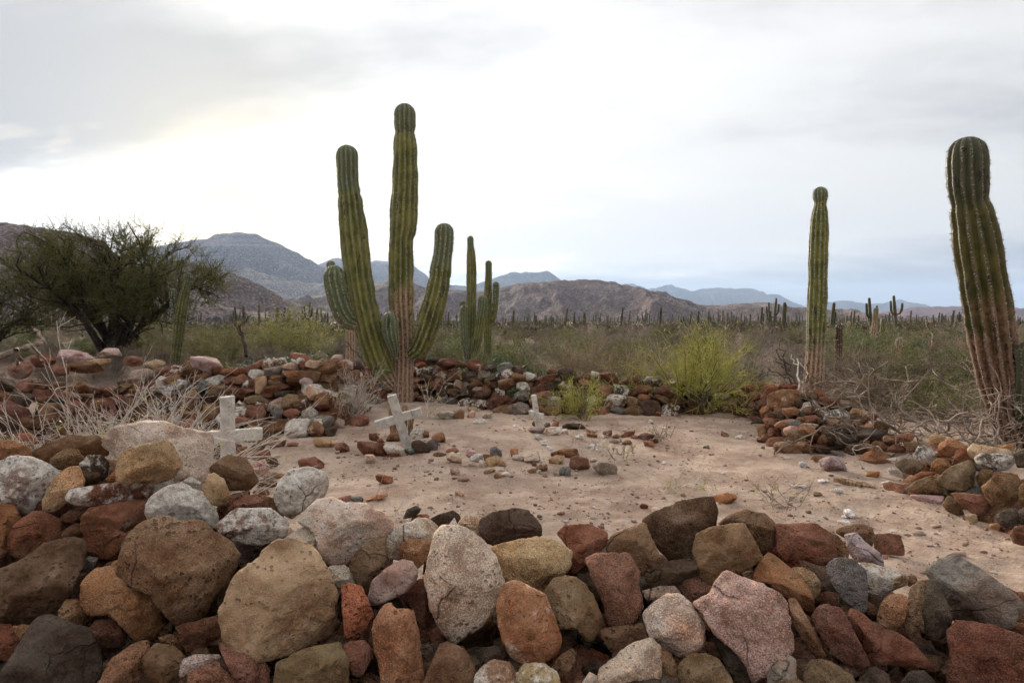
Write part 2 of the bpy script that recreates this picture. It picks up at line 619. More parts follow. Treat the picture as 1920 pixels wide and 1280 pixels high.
def mountain(name, sil, D, front, mat, seed, gul=0.5, cliff=0.0, step=2.7, rows=46, rough=1.0, sp=1.0):
    sil = np.array(sil, float)
    px = np.arange(sil[0, 0], sil[-1, 0] + 0.1, step)
    py = np.interp(px, sil[:, 0], sil[:, 1])
    k = np.array([1, 2, 3, 2, 1.0]) / 9
    pys = np.convolve(np.pad(py, 2, 'edge'), k, 'valid')
    jag = fbm(np.stack([px * 0.055, np.full_like(px, seed * 3.1), px * 0], 1), 4, 0.55)
    pys = pys - 2.2 * jag * rough * np.clip((602 - pys) / 25, 0, 1)
    pts = np.array([at(a, min(b, 601.5), D)[:] for a, b in zip(px, pys)])
    X, H = pts[:, 0], np.maximum(pts[:, 2], 0.5)
    t = np.concatenate([np.linspace(0, 1, rows), 1 - np.linspace(0.04, 1.0, 14)])
    sgn = np.concatenate([np.ones(rows), -np.ones(14)])
    XX, TT = np.meshgrid(X, t, indexing='ij')
    _, SS = np.meshgrid(X, sgn, indexing='ij')
    HH = np.repeat(H[:, None], len(t), 1)
    wl = front * 0.30 / sp
    q = np.stack([XX.ravel() / wl + 0.35 * SS.ravel(), TT.ravel() * 0.9 * SS.ravel(), np.full(XX.size, seed * 7.7)], 1)
    wq = q + 0.35 * np.stack([noise3(q * 1.7), noise3(q * 1.7 + 9), np.zeros(len(q))], 1)
    rg = np.abs(fbm(wq, 4, 0.55)).reshape(XX.shape)          # 0 in gullies
    ex = 1.15 + gul * (0.9 - 2.4 * np.clip(rg, 0, 0.75))
    Z = HH * np.clip(TT, 0, 1) ** np.clip(ex, 0.55, 3.0)
    if cliff:
        z = TT ** 1.0
        zn = z + 0.05 * fbm(wq * 0.8 + 5, 2).reshape(XX.shape)
        f = 5.0
        b = np.floor(zn * f)
        fr = zn * f - b
        ter = (b + np.clip((fr - 0.62) / 0.3, 0, 1)) / f
        Zc = HH * np.clip(ter + 0.02, 0, 1) * np.clip(TT * 1.15, 0, 1) ** 0.35
        Z = Z * (1 - cliff) + np.minimum(Zc, HH * (0.35 + 0.65 * TT)) * cliff
    env = (TT * (1 - TT) * 4)
    Z = Z + env * 0.10 * H.max() * (fbm(q * np.array([3.3, 6.0, 1]) + 31, 4, 0.6) - 0.8 * np.abs(fbm(q * np.array([5.0, 4.0, 1]) + 61, 3, 0.6)) + .15).reshape(XX.shape) * rough
    Yd = D - SS * front * (1 - TT) * (0.75 + 0.25 * fbm(np.stack([XX.ravel() / (wl * 3), np.zeros(XX.size), np.full(XX.size, seed)], 1), 2).reshape(XX.shape))
    Z = np.where(TT <= 0.001, -6.0, Z)
    n, m_ = XX.shape
    V = np.stack([XX.ravel(), Yd.ravel(), Z.ravel()], 1)
    idx = np.arange(n * m_).reshape(n, m_)
    q4 = np.stack([idx[:-1, :-1], idx[1:, :-1], idx[1:, 1:], idx[:-1, 1:]], -1).reshape(-1, 4)
    o = obj(name, mesh_np(name, V, [q4], True, mat))
    tag(o, kind='structure')
    return o


mountain('hill', [(-700, 520), (-500, 470), (-250, 432), (0, 417), (60, 424), (110, 432), (150, 438), (182, 450), (215, 474), (262, 508), (330, 545), (420, 575), (520, 598)],
         700, 330, M_HILL, 1, 0.55, rows=60)
mountain('hill', [(120, 590), (200, 540), (262, 504), (330, 488), (395, 500), (430, 510), (480, 530), (520, 552), (560, 573), (620, 588), (720, 600)],
         900, 330, M_HILL, 2, 0.55, rows=60)
mountain('hill', [(470, 600), (530, 580), (570, 560), (610, 552), (650, 556), (700, 536), (735, 521), (762, 526), (800, 540), (860, 543), (900, 547), (930, 541),
                  (980, 530), (1040, 527), (1075, 525), (1100, 523), (1150, 528), (1190, 538), (1250, 552), (1285, 566), (1330, 573), (1375, 570), (1440, 567), (1500, 581), (1560, 596), (1660, 601)],
         1500, 620, M_HILL, 3, 0.6, rows=72, step=2.1)
mountain('terrace', [(400, 560), (436, 512), (462, 502), (480, 507), (510, 517), (545, 526), (600, 533), (660, 537), (760, 543), (830, 560), (880, 590)],
         2400, 700, M_PALE, 4, 0.4, 0.5, rows=50)
mountain('mesa', [(120, 520), (200, 488), (260, 468), (300, 461), (330, 455), (365, 449), (392, 447), (396, 443), (420, 438), (440, 435), (480, 438), (500, 446), (505, 449), (520, 455), (545, 468),
                  (575, 483), (592, 492), (600, 499), (640, 520), (700, 540), (800, 565), (900, 590)], 3500, 1300, M_MESA, 5, 0.5, 0.55, rows=70)
mountain('mesa', [(520, 560), (560, 515), (597, 495), (615, 487), (632, 482), (650, 489), (690, 493), (702, 488), (745, 490), (776, 498), (790, 508), (805, 521), (850, 537), (900, 550), (980, 590)],
         5200, 1500, M_MESA, 6, 0.5, 0.6, rows=60)
mountain('mesa', [(780, 570), (820, 546), (845, 533), (880, 537), (918, 524), (945, 515), (962, 509), (972, 511), (985, 509), (1005, 511), (1025, 508), (1032, 510), (1042, 517), (1057, 529), (1090, 548), (1160, 580)],
         5800, 1500, M_FAR, 7, 0.5, 0.6, rows=50)
mountain('mountain_range', [(1040, 590), (1110, 548), (1170, 532), (1190, 533), (1215, 542), (1240, 538), (1258, 533), (1275, 540), (1292, 545), (1310, 543), (1345, 539), (1385, 541), (1412, 541), (1430, 549), (1447, 552),
                   (1462, 551), (1476, 562), (1500, 575), (1520, 574), (1545, 568), (1590, 563), (1622, 569), (1650, 569), (1690, 561), (1728, 574), (1765, 586), (1830, 592), (1960, 598)],
         8200, 1900, M_FAR, 8, 0.5, 0.3, rows=50, step=2.1)
mountain('hill', [(1500, 601), (1545, 597), (1580, 592), (1602, 590), (1640, 597), (1700, 601)], 2600, 500, M_HILL, 9, 0.4, rows=36)
mountain('mesa', [(1590, 600), (1640, 591), (1660, 583), (1700, 577), (1740, 575), (1800, 574), (1850, 574), (1900, 576), (1980, 580), (2100, 586), (2300, 600)], 3300, 800, M_MESA_RED, 10, 0.35, 0.5, rows=50)

# the air
bm = bmesh.new()
bmesh.ops.create_cube(bm, size=1.0)
hm = bpy.data.meshes.new('haze')
bmesh.ops.scale(bm, vec=(26000, 26000, 640), verts=bm.verts)
bmesh.ops.translate(bm, vec=(0, 0, 310), verts=bm.verts)
bm.to_mesh(hm)
bm.free()
m_h, g_h = new_mat('hazy_air')
pv = g_h.n('ShaderNodeVolumePrincipled')
pv.inputs['Color'].default_value = (0.52, 0.70, 1.0, 1)
pv.inputs['Density'].default_value = 6.8e-5
pv.inputs['Anisotropy'].default_value = 0.25
oo = g_h.n('ShaderNodeOutputMaterial')
g_h.l(pv.outputs[0], oo.inputs['Volume'])
hm.materials.append(m_h)
tag(obj('haze', hm), 'pale bluish haze filling the air towards the mountains', kind='stuff')

# ------------------------------------------------------------------ stones
PAL = {  # real-world base colours
    'r': (0.208, 0.102, 0.067), 'R': (0.150, 0.072, 0.048), 'b': (0.200, 0.118, 0.067), 'B': (0.125, 0.075, 0.045),
    't': (0.390, 0.262, 0.150), 'T': (0.530, 0.395, 0.285), 'g': (0.500, 0.415, 0.335), 'G': (0.320, 0.262, 0.215),
    'p': (0.450, 0.320, 0.285), 'd': (0.085, 0.063, 0.047), 'k': (0.160, 0.150, 0.137), 'o': (0.300, 0.158, 0.086),
    'O': (0.350, 0.135, 0.075), 'l': (0.182, 0.128, 0.076), 'c': (0.56, 0.45, 0.35), 'w': (0.580, 0.515, 0.450), 'e': (0.200, 0.220, 0.190),
}


def col_of(c, coat=0.0, seed=0, j=0.16):
    r = random.Random(seed)
    k = r.uniform(1 - j, 1 + j) * 1.28
    b = PAL[c]
    return (b[0] * k * r.uniform(.94, 1.06), b[1] * k, b[2] * k * r.uniform(.92, 1.08), coat)


def softmin_poly(dirs, N, off, p, extra=None):
    t = dirs @ N.T / off[None, :]
    t = np.maximum(t, 1e-6)
    if extra is not None:
        t = np.concatenate([t, extra], 1)
    mx = t.max(1)
    s = ((t / mx[:, None]) ** p).sum(1) ** (1.0 / p)
    return 1.0 / (mx * s)


def rough_up(V, dirs, size, seed, amt=1.0):
    o = np.array([seed * 13.7 % 91, seed * 7.3 % 83, seed * 3.9 % 71])
    q = V / size
    d = 0.036 * fbm(q * 1.3 + o, 3)
    d = d - 0.030 * np.abs(fbm(q * 2.6 + o + 5, 3))
    # broken-out chips with a crisp rim
    cz = fbm(q * 1.9 + o + 23, 2)
    d = d - 0.045 * np.clip((cz - 0.22) / 0.05, 0, 1) - 0.022 * np.clip((fbm(q * 3.7 + o + 41, 2) - 0.25) / 0.05, 0, 1)
    d = d + 0.014 * fbm(q * 7.0 + o + 11, 3, 0.6)
    if len(V) > 2000:
        d = d + 0.0055 * fbm(q * 19.0 + o + 19, 3, 0.62)
    return V + dirs * (d * size * amt)[:, None]


def traced(poly, Y, seed, p=22, depth=0.85, rough=1.0):
    """a rock with real thickness whose outline is the given one; poly in photo pixels"""
    poly = np.array(poly, float)
    x, y = poly[:, 0], poly[:, 1]
    x2, y2 = np.roll(x, -1), np.roll(y, -1)
    cr = x * y2 - x2 * y
    A = cr.sum() / 2
    cx, cy = ((x + x2) * cr).sum() / (6 * A), ((y + y2) * cr).sum() / (6 * A)
    C0 = at(cx, cy, Y)
    v = (C0 - CP)
    dist = v.length
    v.normalize()
    right = v.cross(Vector((0, 0, 1))).normalized()
    up = right.cross(v)
    ab = []
    for a, b in poly:
        d = ray(a, b)
        Q = CP + d * (dist / d.dot(v)) - C0
        ab.append((Q.dot(right), Q.dot(up)))
    ab = np.array(ab)
    nb = 360
    ths = np.arange(nb) * 2 * math.pi / nb
    r = np.zeros(nb)
    for i in range(len(ab)):
        p0, p1 = ab[i], ab[(i + 1) % len(ab)]
        e = p1 - p0
        dx, dy = np.cos(ths), np.sin(ths)
        dt = dx * e[1] - dy * e[0]
        dt = np.where(np.abs(dt) < 1e-12, 1e-12, dt)
        t = (p0[0] * e[1] - p0[1] * e[0]) / dt
        s = (p0[0] * dy - p0[1] * dx) / dt
        r = np.where((t > 0) & (s >= -1e-6) & (s <= 1 + 1e-6), np.maximum(r, t), r)
    kw = 3 if p > 15 else 8
    kern = np.hanning(2 * kw + 3)[1:-1]
    kern /= kern.sum()
    r = np.convolve(np.concatenate([r[-kw:], r, r[:kw]]), kern, 'valid')
    r = r * 1.05
    wd, hg = np.ptp(ab[:, 0]), np.ptp(ab[:, 1])
    size = math.sqrt(wd * hg) / 2
    hd = depth * size
    level = 6 if size > 0.19 else 5
    dirs, Fc = ico(level)
    rg = np.random.default_rng(seed)
    # facets
    p = p * 2.6
    K = 10
    tf = rg.uniform(0, 2 * math.pi, K) + np.arange(K) * 2.4
    ph = np.radians(rg.uniform(18, 56, K))
    sgn = np.where(np.arange(K) % 3 == 2, -1, 1)
    sup = np.array([(r * np.cos(ths - a)).max() for a in tf])
    N = np.stack([np.cos(tf) * np.sin(ph), np.sin(tf) * np.sin(ph), np.cos(ph) * sgn], 1)
    off = np.sqrt((sup * np.sin(ph)) ** 2 + (hd * np.cos(ph)) ** 2) * rg.uniform(0.56, 0.86, K)
    off = np.maximum(off, sup * np.sin(ph) * 1.0)
    # a few broad broken faces that meet in ridges across the front
    tb = np.array([math.pi / 2 + rg.uniform(-.55, .55), 1.5 * math.pi + rg.uniform(-.7, .7), rg.choice([0, math.pi]) + rg.uniform(-.5, .5)])
    pb = np.radians([rg.uniform(31, 43), rg.uniform(22, 38), rg.uniform(26, 44)])
    sb = np.array([(r * np.cos(ths - a)).max() for a in tb])
    N = np.concatenate([N, np.stack([np.cos(tb) * np.sin(pb), np.sin(tb) * np.sin(pb), np.cos(pb)], 1)])
    off = np.concatenate([off, sb * np.sin(pb) * np.array([rg.uniform(1.0, 1.18), rg.uniform(1.08, 1.45), rg.uniform(1.08, 1.5)])])
    capn = np.array([[rg.normal() * .35, rg.normal() * .35 + .15, 1], [rg.normal() * .2, rg.normal() * .2, -1]])
    capn /= np.linalg.norm(capn, axis=1)[:, None]
    N = np.concatenate([N, capn])
    off = np.concatenate([off, [hd * 0.88, hd * 0.9]])
    aa = np.arctan2(dirs[:, 1], dirs[:, 0])
    ri = np.interp(aa % (2 * math.pi), np.append(ths, 2 * math.pi), np.append(r, r[0]))
    s = np.hypot(dirs[:, 0], dirs[:, 1]) / (ri * 1.05)
    R = softmin_poly(dirs, N, off, p, s[:, None])
    W = dirs * R[:, None]
    W = rough_up(W, dirs, size, seed, rough)
    B = np.array([right[:], up[:], (-v)[:]])
    V = W @ B
    return mesh_np('stone', V, [Fc], True, M_STONE), C0, size, W


def variant(seed, level, p, flat=1.0, mat=None):
    rg = np.random.default_rng(seed)
    dirs, Fc = ico(level)
    K = rg.integers(9, 16)
    N = rg.normal(size=(K, 3))
    N = np.concatenate([N, -N[:3] + rg.normal(size=(3, 3)) * .3, np.eye(3), -np.eye(3)])
    N /= np.linalg.norm(N, axis=1)[:, None]
    off = np.concatenate([rg.uniform(0.72, 1.0, len(N) - 6), np.full(6, 1.05)])
    R = softmin_poly(dirs, N, off, p)
    V = rough_up(dirs * R[:, None], dirs, 1.0, seed, 1.0)
    V = V - (V.max(0) + V.min(0)) / 2
    V = V / (np.ptp(V, axis=0) / 2)
    return mesh_np('stone', V, [Fc], True, mat or M_STONE_MID)


VAR = [variant(100 + i, 4, (60, 40, 20, 80)[i % 4]) for i in range(28)]
VAR_ROUND = [variant(300 + i, 4, 7) for i in range(6)]
VAR_NEAR = [variant(400 + i, 5, (60, 36, 20)[i % 3], mat=M_STONE) for i in range(14)]
_sc = [0]


def put_stone(parent, P, w_, d_, h_, c, coat=0.0, rz=None, tilt=0.0, pool=None, name='stone'):
    """a stone of full size w x d x h metres centred at P"""
    _sc[0] += 1
    r = random.Random(_sc[0] * 17 + 3)
    me = r.choice(pool or VAR)
    flip = r.choice([(0, 0, 0), (math.pi, 0, 0), (0, math.pi, 0), (0, 0, math.pi)])
    m = Matrix.Rotation(flip[0], 4, 'X') @ Matrix.Rotation(flip[1], 4, 'Y') @ Matrix.Rotation(flip[2], 4, 'Z')
    t = Matrix.Rotation((r.uniform(-.35, .35) if rz is None else rz), 4, 'Z') @ Matrix.Rotation(tilt + r.uniform(-.16, .16), 4, 'Y') @ Matrix.Rotation(r.uniform(-.2, .2), 4, 'X')
    o = obj(name, me, P, parent, scale=(w_ / 2, d_ / 2, h_ / 2), color=col_of(c, coat, _sc[0]))
    o.rotation_euler = (t @ m).to_euler()
    return o

# ------------------------------------------------------------------ the near wall: every rock by its outline
def tr(ox, oy, s):
    return lambda pts: [(ox + a / s, oy + b / s) for a, b in pts]


def P_(s):
    v = [float(x) for x in s.split()]
    return list(zip(v[::2], v[1::2]))


QA = tr(0, 760, 2.461)
QB = tr(560, 860, 3.048)
QC = tr(1040, 860, 3.048)
QD = tr(1440, 900, 3.369)
QE = tr(1380, 680, 3.556)
# outline, colour, crust, depth shift (m), softness exponent
NEAR = {
 QA: [
  ("-60 175 0 160 70 165 140 200 145 235 0 245 -60 240", 'o', .1, .25, 14),
  ("150 220 230 170 330 140 430 140 490 170 490 230 400 240 330 270 200 275 150 240", 'B', .1, .20, 20),
  ("235 250 300 200 350 200 385 240 370 280 300 295 240 285", 'b', .1, .08, 14),
  ("485 140 520 105 560 105 680 82 760 85 870 115 965 135 970 190 955 250 960 330 930 355 850 330 780 345 620 300 550 230 490 190", 'c', .12, .12, 20),
  ("545 290 560 220 640 190 760 165 800 195 835 260 800 330 740 350 600 355 550 345", 't', .0, -.10, 20),
  ("490 340 540 290 580 300 570 355 500 360", 'o', .1, .0, 18),
  ("-20 265 60 240 140 245 230 280 265 310 255 380 210 460 110 505 40 460 -20 380", 'G', .62, .02, 11),
  ("200 440 250 340 310 290 360 285 385 345 370 400 250 490 205 485", 't', .0, .0, 18),
  ("370 270 410 232 470 232 500 265 490 330 440 355 395 320", 'd', .45, .08, 12),
  ("315 420 340 385 480 365 560 355 800 350 815 362 690 420 560 445 400 460 330 455", 'r', .62, .0, 26),
  ("845 350 880 330 940 360 940 395 880 375", 'g', .7, .10, 14),
  ("940 380 960 325 990 315 1030 340 1060 415 1040 455 990 460 950 430", 't', .15, .0, 8),
  ("965 290 1060 230 1130 245 1190 345 1150 385 1050 390 1000 340", 'b', .0, .14, 24),
  ("1115 210 1240 205 1245 235 1190 252 1110 240", 'r', .0, "G", 26),
  ("1155 275 1210 250 1245 290 1200 328", 'p', .0, "G", 22),
  ("1190 330 1240 305 1310 315 1330 340 1220 347", 'b', .0, "G", 14),
  ("1195 352 1300 347 1290 378 1190 382", 'B', .0, "G", 18),
  ("1225 245 1270 240 1290 270 1250 290", 'd', .0, "G", 16),
  ("1270 420 1290 350 1350 295 1430 290 1500 320 1510 370 1490 420 1420 460 1350 515 1290 480", 'g', .92, .08, 10),
  ("1060 400 1090 380 1150 395 1150 420 1070 427", 'd', .0, "G", 16),
  ("1165 397 1230 380 1245 410 1190 422", 'b', .0, "G", 16),
  ("1050 490 1090 440 1180 408 1260 430 1275 490 1150 502", 'r', .1, .08, 22),
  ("-40 450 60 460 90 520 70 600 0 720 -40 720", 'b', .0, .05, 12),
  ("40 620 70 550 150 495 230 495 280 540 270 620 180 660 100 710 50 680", 'r', .0, .05, 12),
  ("285 470 310 435 400 440 400 510 330 545 290 510", 'R', .0, .14, 22),
  ("385 520 420 480 560 455 690 435 690 520 590 600 560 700 470 695 390 650", 'r', .0, .07, 28),
  ("680 480 700 420 790 370 850 365 930 410 1000 480 1010 540 960 585 900 545 780 535 690 525", 'G', .92, .0, 11),
  ("1000 560 1060 500 1100 480 1240 480 1320 540 1310 600 1200 640 1080 625", 'G', .75, .0, 20),
  ("560 770 590 640 640 570 750 525 860 540 920 545 990 600 1060 640 1100 690 1060 780 980 870 920 970 820 1005 760 940 690 860 590 810", 'b', .0, -.10, 24),
  ("-60 780 90 730 200 650 330 618 385 640 370 740 310 860 250 970 120 1005 -60 1000", 'B', .0, -.03, 26),
  ("375 725 410 695 450 705 430 750 400 775", 'k', .1, .05, 24),
  ("385 830 450 760 540 745 620 830 740 930 760 1020 700 1070 620 1075 560 1010 500 960 420 970 385 910", 'o', .0, .0, 16),
  ("270 950 310 895 360 900 420 990 380 1015 280 1010", 'b', .1, .0, 18),
  ("510 730 550 710 575 740 540 765", 'b', .1, .0, 14),
  ("0 1290 30 1230 100 1100 180 990 240 975 300 1010 400 1040 450 1130 450 1330 0 1330", 'd', .0, -.06, 14),
  ("-40 1005 50 1015 80 1080 100 1120 40 1180 -40 1160", 'R', .0, .05, 16),
  ("60 1020 110 1010 150 1020 130 1060 90 1080", 'b', .0, .0, 16),
  ("400 1050 450 990 520 990 580 1050 540 1110 450 1120", 'R', .0, .05, 20),
  ("440 1300 520 1170 620 1100 680 1090 690 1150 650 1240 600 1320 440 1330", 'b', .0, .0, 12),
  ("660 1170 720 1100 800 1110 850 1160 830 1230 760 1290 690 1260", 'B', .0, -.02, 14),
  ("730 1070 790 1055 840 1090 840 1140 760 1105", 'b', .0, .05, 18),
  ("810 1020 900 1000 1010 970 1025 1040 960 1120 870 1150 840 1080", 'R', .0, .05, 24),
  ("825 1230 850 1170 900 1150 1010 1150 1010 1175 900 1215 840 1250", 'G', .3, -.04, 26),
  ("860 1310 880 1230 1000 1185 1080 1260 1090 1330 870 1330", 'r', .0, .0, 22),
  ("1015 1110 1060 1075 1150 1150 1240 1200 1230 1310 1110 1330 1060 1210", 'r', .0, .0, 14),
  ("1025 950 1070 860 1100 790 1200 720 1270 640 1370 635 1440 680 1490 770 1530 870 1540 1010 1500 1060 1380 1120 1200 1165 1120 1140 1050 1060", 't', .0, -.14, 26),
  ("1290 640 1370 580 1430 555 1480 610 1500 690 1480 750 1420 690 1360 650", 'g', .35, .04, 16),
  ("1070 830 1110 760 1190 720 1150 790 1090 860", 'b', .0, .0, 20),
  ("1270 1320 1290 1190 1400 1130 1560 1100 1600 1180 1590 1330", 'l', .0, -.05, 16),
 ],
 QB: [
  ("10 370 40 320 120 240 200 228 270 262 380 270 460 310 520 360 515 420 470 460 380 500 300 590 220 610 160 580 120 470 80 400", 'g', .42, .0, 16),
  ("295 620 330 540 420 460 490 445 495 560 480 650 390 760 340 700", 'l', .0, -.02, 16),
  ("140 650 190 615 260 610 330 660 360 740 280 730 240 780 170 730", 'g', .2, .03, 18),
  ("250 740 290 715 360 740 400 840 425 890 370 980 300 1050 270 1010 255 880", 'O', .0, -.05, 28),
  ("400 800 430 700 500 630 590 580 640 585 675 630 665 700 600 760 520 800 430 835", 'p', .35, -.05, 9),
  ("500 460 560 400 680 345 740 345 785 390 775 440 740 490 650 480 590 570 520 560", 'T', .5, .04, 24),
  ("580 490 620 470 720 460 775 465 750 560 680 620 590 580", 'o', .0, .03, 26),
  ("600 340 620 290 670 268 697 285 690 305 640 335", 'd', .0, .3, 20),
  ("640 360 660 318 740 318 752 348", 'r', .0, .35, 20),
  ("750 345 800 320 880 297 910 320 925 350 880 380 820 395 770 380", 'd', .0, .16, 16),
  ("845 395 890 338 912 388 870 410", 'g', .2, .05, 24),
  ("920 360 950 328 1080 330 1070 370 1040 430 1060 470 1000 445 930 390", 'T', .3, .12, 20),
  ("1035 390 1060 340 1120 310 1230 287 1310 300 1370 380 1370 440 1260 465 1120 490 1060 460", 'd', .0, .06, 24),
  ("790 440 830 395 920 400 1000 440 1080 510 1130 600 1170 690 1150 780 1100 860 1040 930 960 990 890 1035 840 980 780 900 760 790 735 690 750 600 775 500", 'g', .25, -.10, 18),
  ("1085 515 1200 480 1400 440 1500 490 1560 545 1540 610 1480 680 1400 760 1280 715 1180 700 1120 580", 't', .0, .0, 10),
  ("1140 840 1170 740 1230 710 1320 740 1400 790 1450 900 1490 1020 1480 1100 1400 1150 1300 1160 1220 1130 1180 1030 1150 930", 'o', .38, -.10, 11),
  ("430 960 480 870 530 838 560 870 650 880 680 1000 690 1100 705 1200 700 1310 480 1310 470 1180 440 1100", 'o', .05, -.06, 34),
  ("255 1075 300 1045 370 1040 430 1100 400 1160 350 1250 310 1220 280 1140", 'r', .0, -.02, 26),
  ("700 1320 770 1170 810 1070 850 1050 930 1090 990 1150 1005 1210 1010 1320", 'b', .1, -.05, 16),
  ("1005 1320 1015 1230 1060 1180 1110 1150 1200 1165 1240 1230 1250 1320", 'G', .55, -.05, 18),
  ("1250 1210 1300 1170 1400 1170 1470 1220 1500 1330 1260 1330", 't', .45, -.06, 14),
  ("1050 1140 1070 1080 1120 1068 1180 1080 1195 1130 1150 1170 1070 1160", 'd', .0, .03, 10),
  ("1445 1190 1500 1120 1560 1085 1585 1110 1570 1180 1510 1250 1460 1250", 'B', .1, .0, 9),
  ("620 780 680 700 740 690 765 830 750 980 690 960 650 860", 'R', .0, .12, 20),
  ("690 1090 740 1060 790 1110 770 1190 700 1210", 'd', .0, .10, 12),
  ("740 1000 800 950 860 1020 790 1095", 'r', .0, .14, 20),
  ("950 1130 1010 1130 1045 1190 1000 1235 950 1200", 'd', .2, .06, 16),
 ],
 QC: [
  ("0 700 60 678 130 690 190 740 240 850 275 940 250 990 200 1030 150 1010 130 960 20 960 -40 880 -50 760", 'l', .12, -.04, 14),
  ("20 430 60 390 200 378 290 420 290 490 240 540 180 590 110 650 70 560 80 500", 'r', .0, .05, 18),
  ("300 490 340 440 430 400 515 370 560 480 600 570 590 620 500 660 430 600 380 550 310 545", 'b', .0, .03, 16),
  ("520 350 600 300 700 255 780 240 890 225 915 300 915 390 840 440 800 500 780 570 660 570 600 500 540 440", 'B', .0, .05, 22),
  ("800 510 820 430 900 400 1070 380 1110 440 1180 560 1100 620 960 680 890 715 840 660 810 580", 'b', .0, -.06, 24),
  ("925 385 1000 330 1100 295 1200 320 1275 400 1270 480 1190 550 1130 490 1040 400", 'l', .08, .08, 9),
  ("180 575 240 548 420 550 450 610 475 660 470 720 500 830 460 900 400 950 310 955 290 830 230 700", 'r', .0, -.07, 34),
  ("510 650 560 630 640 590 760 573 810 600 815 640 720 700 620 725 550 730", 'd', .0, .0, 12),
  ("505 755 600 730 690 728 715 770 640 790 570 830 530 815", 'G', .3, .02, 26),
  ("710 720 760 690 860 675 910 730 880 790 810 840 760 800", 'r', .0, .06, 20),
  ("515 890 560 840 640 780 720 780 790 850 840 940 850 1020 820 1080 720 1125 640 1090 560 1020 530 960", 'g', .35, -.06, 11),
  ("250 985 320 960 430 955 490 940 540 1020 440 1090 350 1130 300 1060", 'B', .1, .0, 26),
  ("260 1310 270 1200 350 1130 440 1060 540 1030 595 1070 600 1150 580 1320", 'g', .3, -.08, 24),
  ("590 1085 660 1110 710 1200 720 1320 560 1320", 'b', .0, -.02, 18),
  ("710 1190 770 1120 860 1108 930 1150 990 1230 1020 1330 720 1330", 'l', .15, -.05, 12),
  ("805 830 900 780 930 720 990 655 1060 690 1180 730 1280 790 1330 860 1345 980 1350 1090 1270 1160 1200 1220 1130 1270 1080 1140 1010 1060 940 1000 870 900", 'p', .2, -.13, 28),
  ("900 960 960 1020 1080 1130 1120 1290 1060 1310 1000 1210 930 1080", 'd', .0, .02, 20),
  ("1225 1230 1260 1160 1320 1115 1375 1150 1380 1320 1225 1320", 'G', .35, -.04, 22),
  ("140 1310 200 1220 260 1250 270 1320", 'g', .2, .0, 20),
  ("150 1200 220 1150 290 1165 290 1215 200 1260", 'd', .0, .10, 14),
 ],
 QD: [
  ("-90 600 -30 510 10 470 60 495 140 560 220 640 270 720 280 780 265 850 200 790 130 740 60 690 0 640 -60 650", 'o', .15, -.04, 18),
  ("150 560 220 552 290 590 330 650 320 720 285 755 240 670 190 610", 't', .1, .03, 9),
  ("60 280 130 285 300 280 360 320 410 370 420 470 390 520 330 530 200 490 110 510 70 430", 'r', .0, .02, 20),
  ("370 320 440 350 510 440 500 500 420 510 410 400", 'b', .0, .07, 16),
  ("420 320 500 290 590 275 650 300 670 360 660 420 600 400 520 380", 'b', .0, .30, 12),
  ("490 350 560 335 620 400 700 460 735 545 690 550 620 530 550 510 510 440", 'p', .0, .10, 16),
  ("670 345 760 338 830 350 855 430 855 470 760 465 680 450", 'r', .0, "G", 28),
  ("380 530 410 500 470 490 560 515 610 570 625 680 615 800 590 830 530 790 470 740 430 680 390 600", 'k', .12, -.07, 24),
  ("570 525 660 530 800 575 880 610 870 660 800 680 720 730 640 700 620 620", 't', .62, .03, 18),
  ("695 850 720 780 770 730 840 722 890 750 880 800 850 900 800 955 740 950 705 910", 'o', .15, .0, 10),
  ("1010 600 1050 540 1150 470 1200 480 1260 520 1380 600 1500 690 1590 770 1590 805 1550 830 1540 900 1490 940 1380 925 1200 890 1150 820 1100 700 1050 630", 'k', .12, -.02, 26),
  ("900 690 960 640 1010 640 1000 760 960 900 900 1010 860 900", 'l', .0, -.04, 20),
  ("1010 630 1060 650 1130 780 1160 870 1130 970 1060 1010 1000 980 980 800", 'd', .0, -.05, 20),
  ("280 880 330 800 400 790 470 830 520 920 580 1040 635 1150 590 1175 500 1160 400 1090 350 1000", 'R', .0, -.05, 28),
  ("130 760 180 760 240 860 310 980 360 1090 360 1130 320 1130 240 1040 170 920", 'b', .0, -.02, 16),
  ("515 870 540 820 620 860 690 930 790 960 900 1020 960 1090 1050 1190 900 1165 700 1155 630 1150 580 1020", 'R', .05, -.03, 24),
  ("1150 960 1200 895 1300 910 1420 925 1540 970 1680 1020 1680 1320 1140 1320 1170 1100", 'R', .0, -.10, 24),
  ("1490 930 1560 895 1680 920 1680 1010 1540 965", 'r', .0, .08, 16),
  ("230 1190 280 1140 360 1135 440 1180 520 1230 560 1330 240 1330", 'l', .0, -.05, 12),
  ("850 1270 900 1210 980 1200 1040 1260 1050 1330 850 1330", 'd', .0, .0, 14),
  ("280 760 360 700 440 720 445 800 330 795", 'R', .0, .14, 16),
  ("560 1310 600 1200 680 1180 760 1230 780 1330", 'd', .0, .05, 20),
  ("870 605 930 600 945 640 890 672", 'r', .0, .25, 20),
  ("690 950 760 960 790 1000 700 990", 'R', .0, .1, 20),
 ],
}


def near_Y(cy):
    return 1.98 + max(0.0, (1290 - cy)) * 0.00205


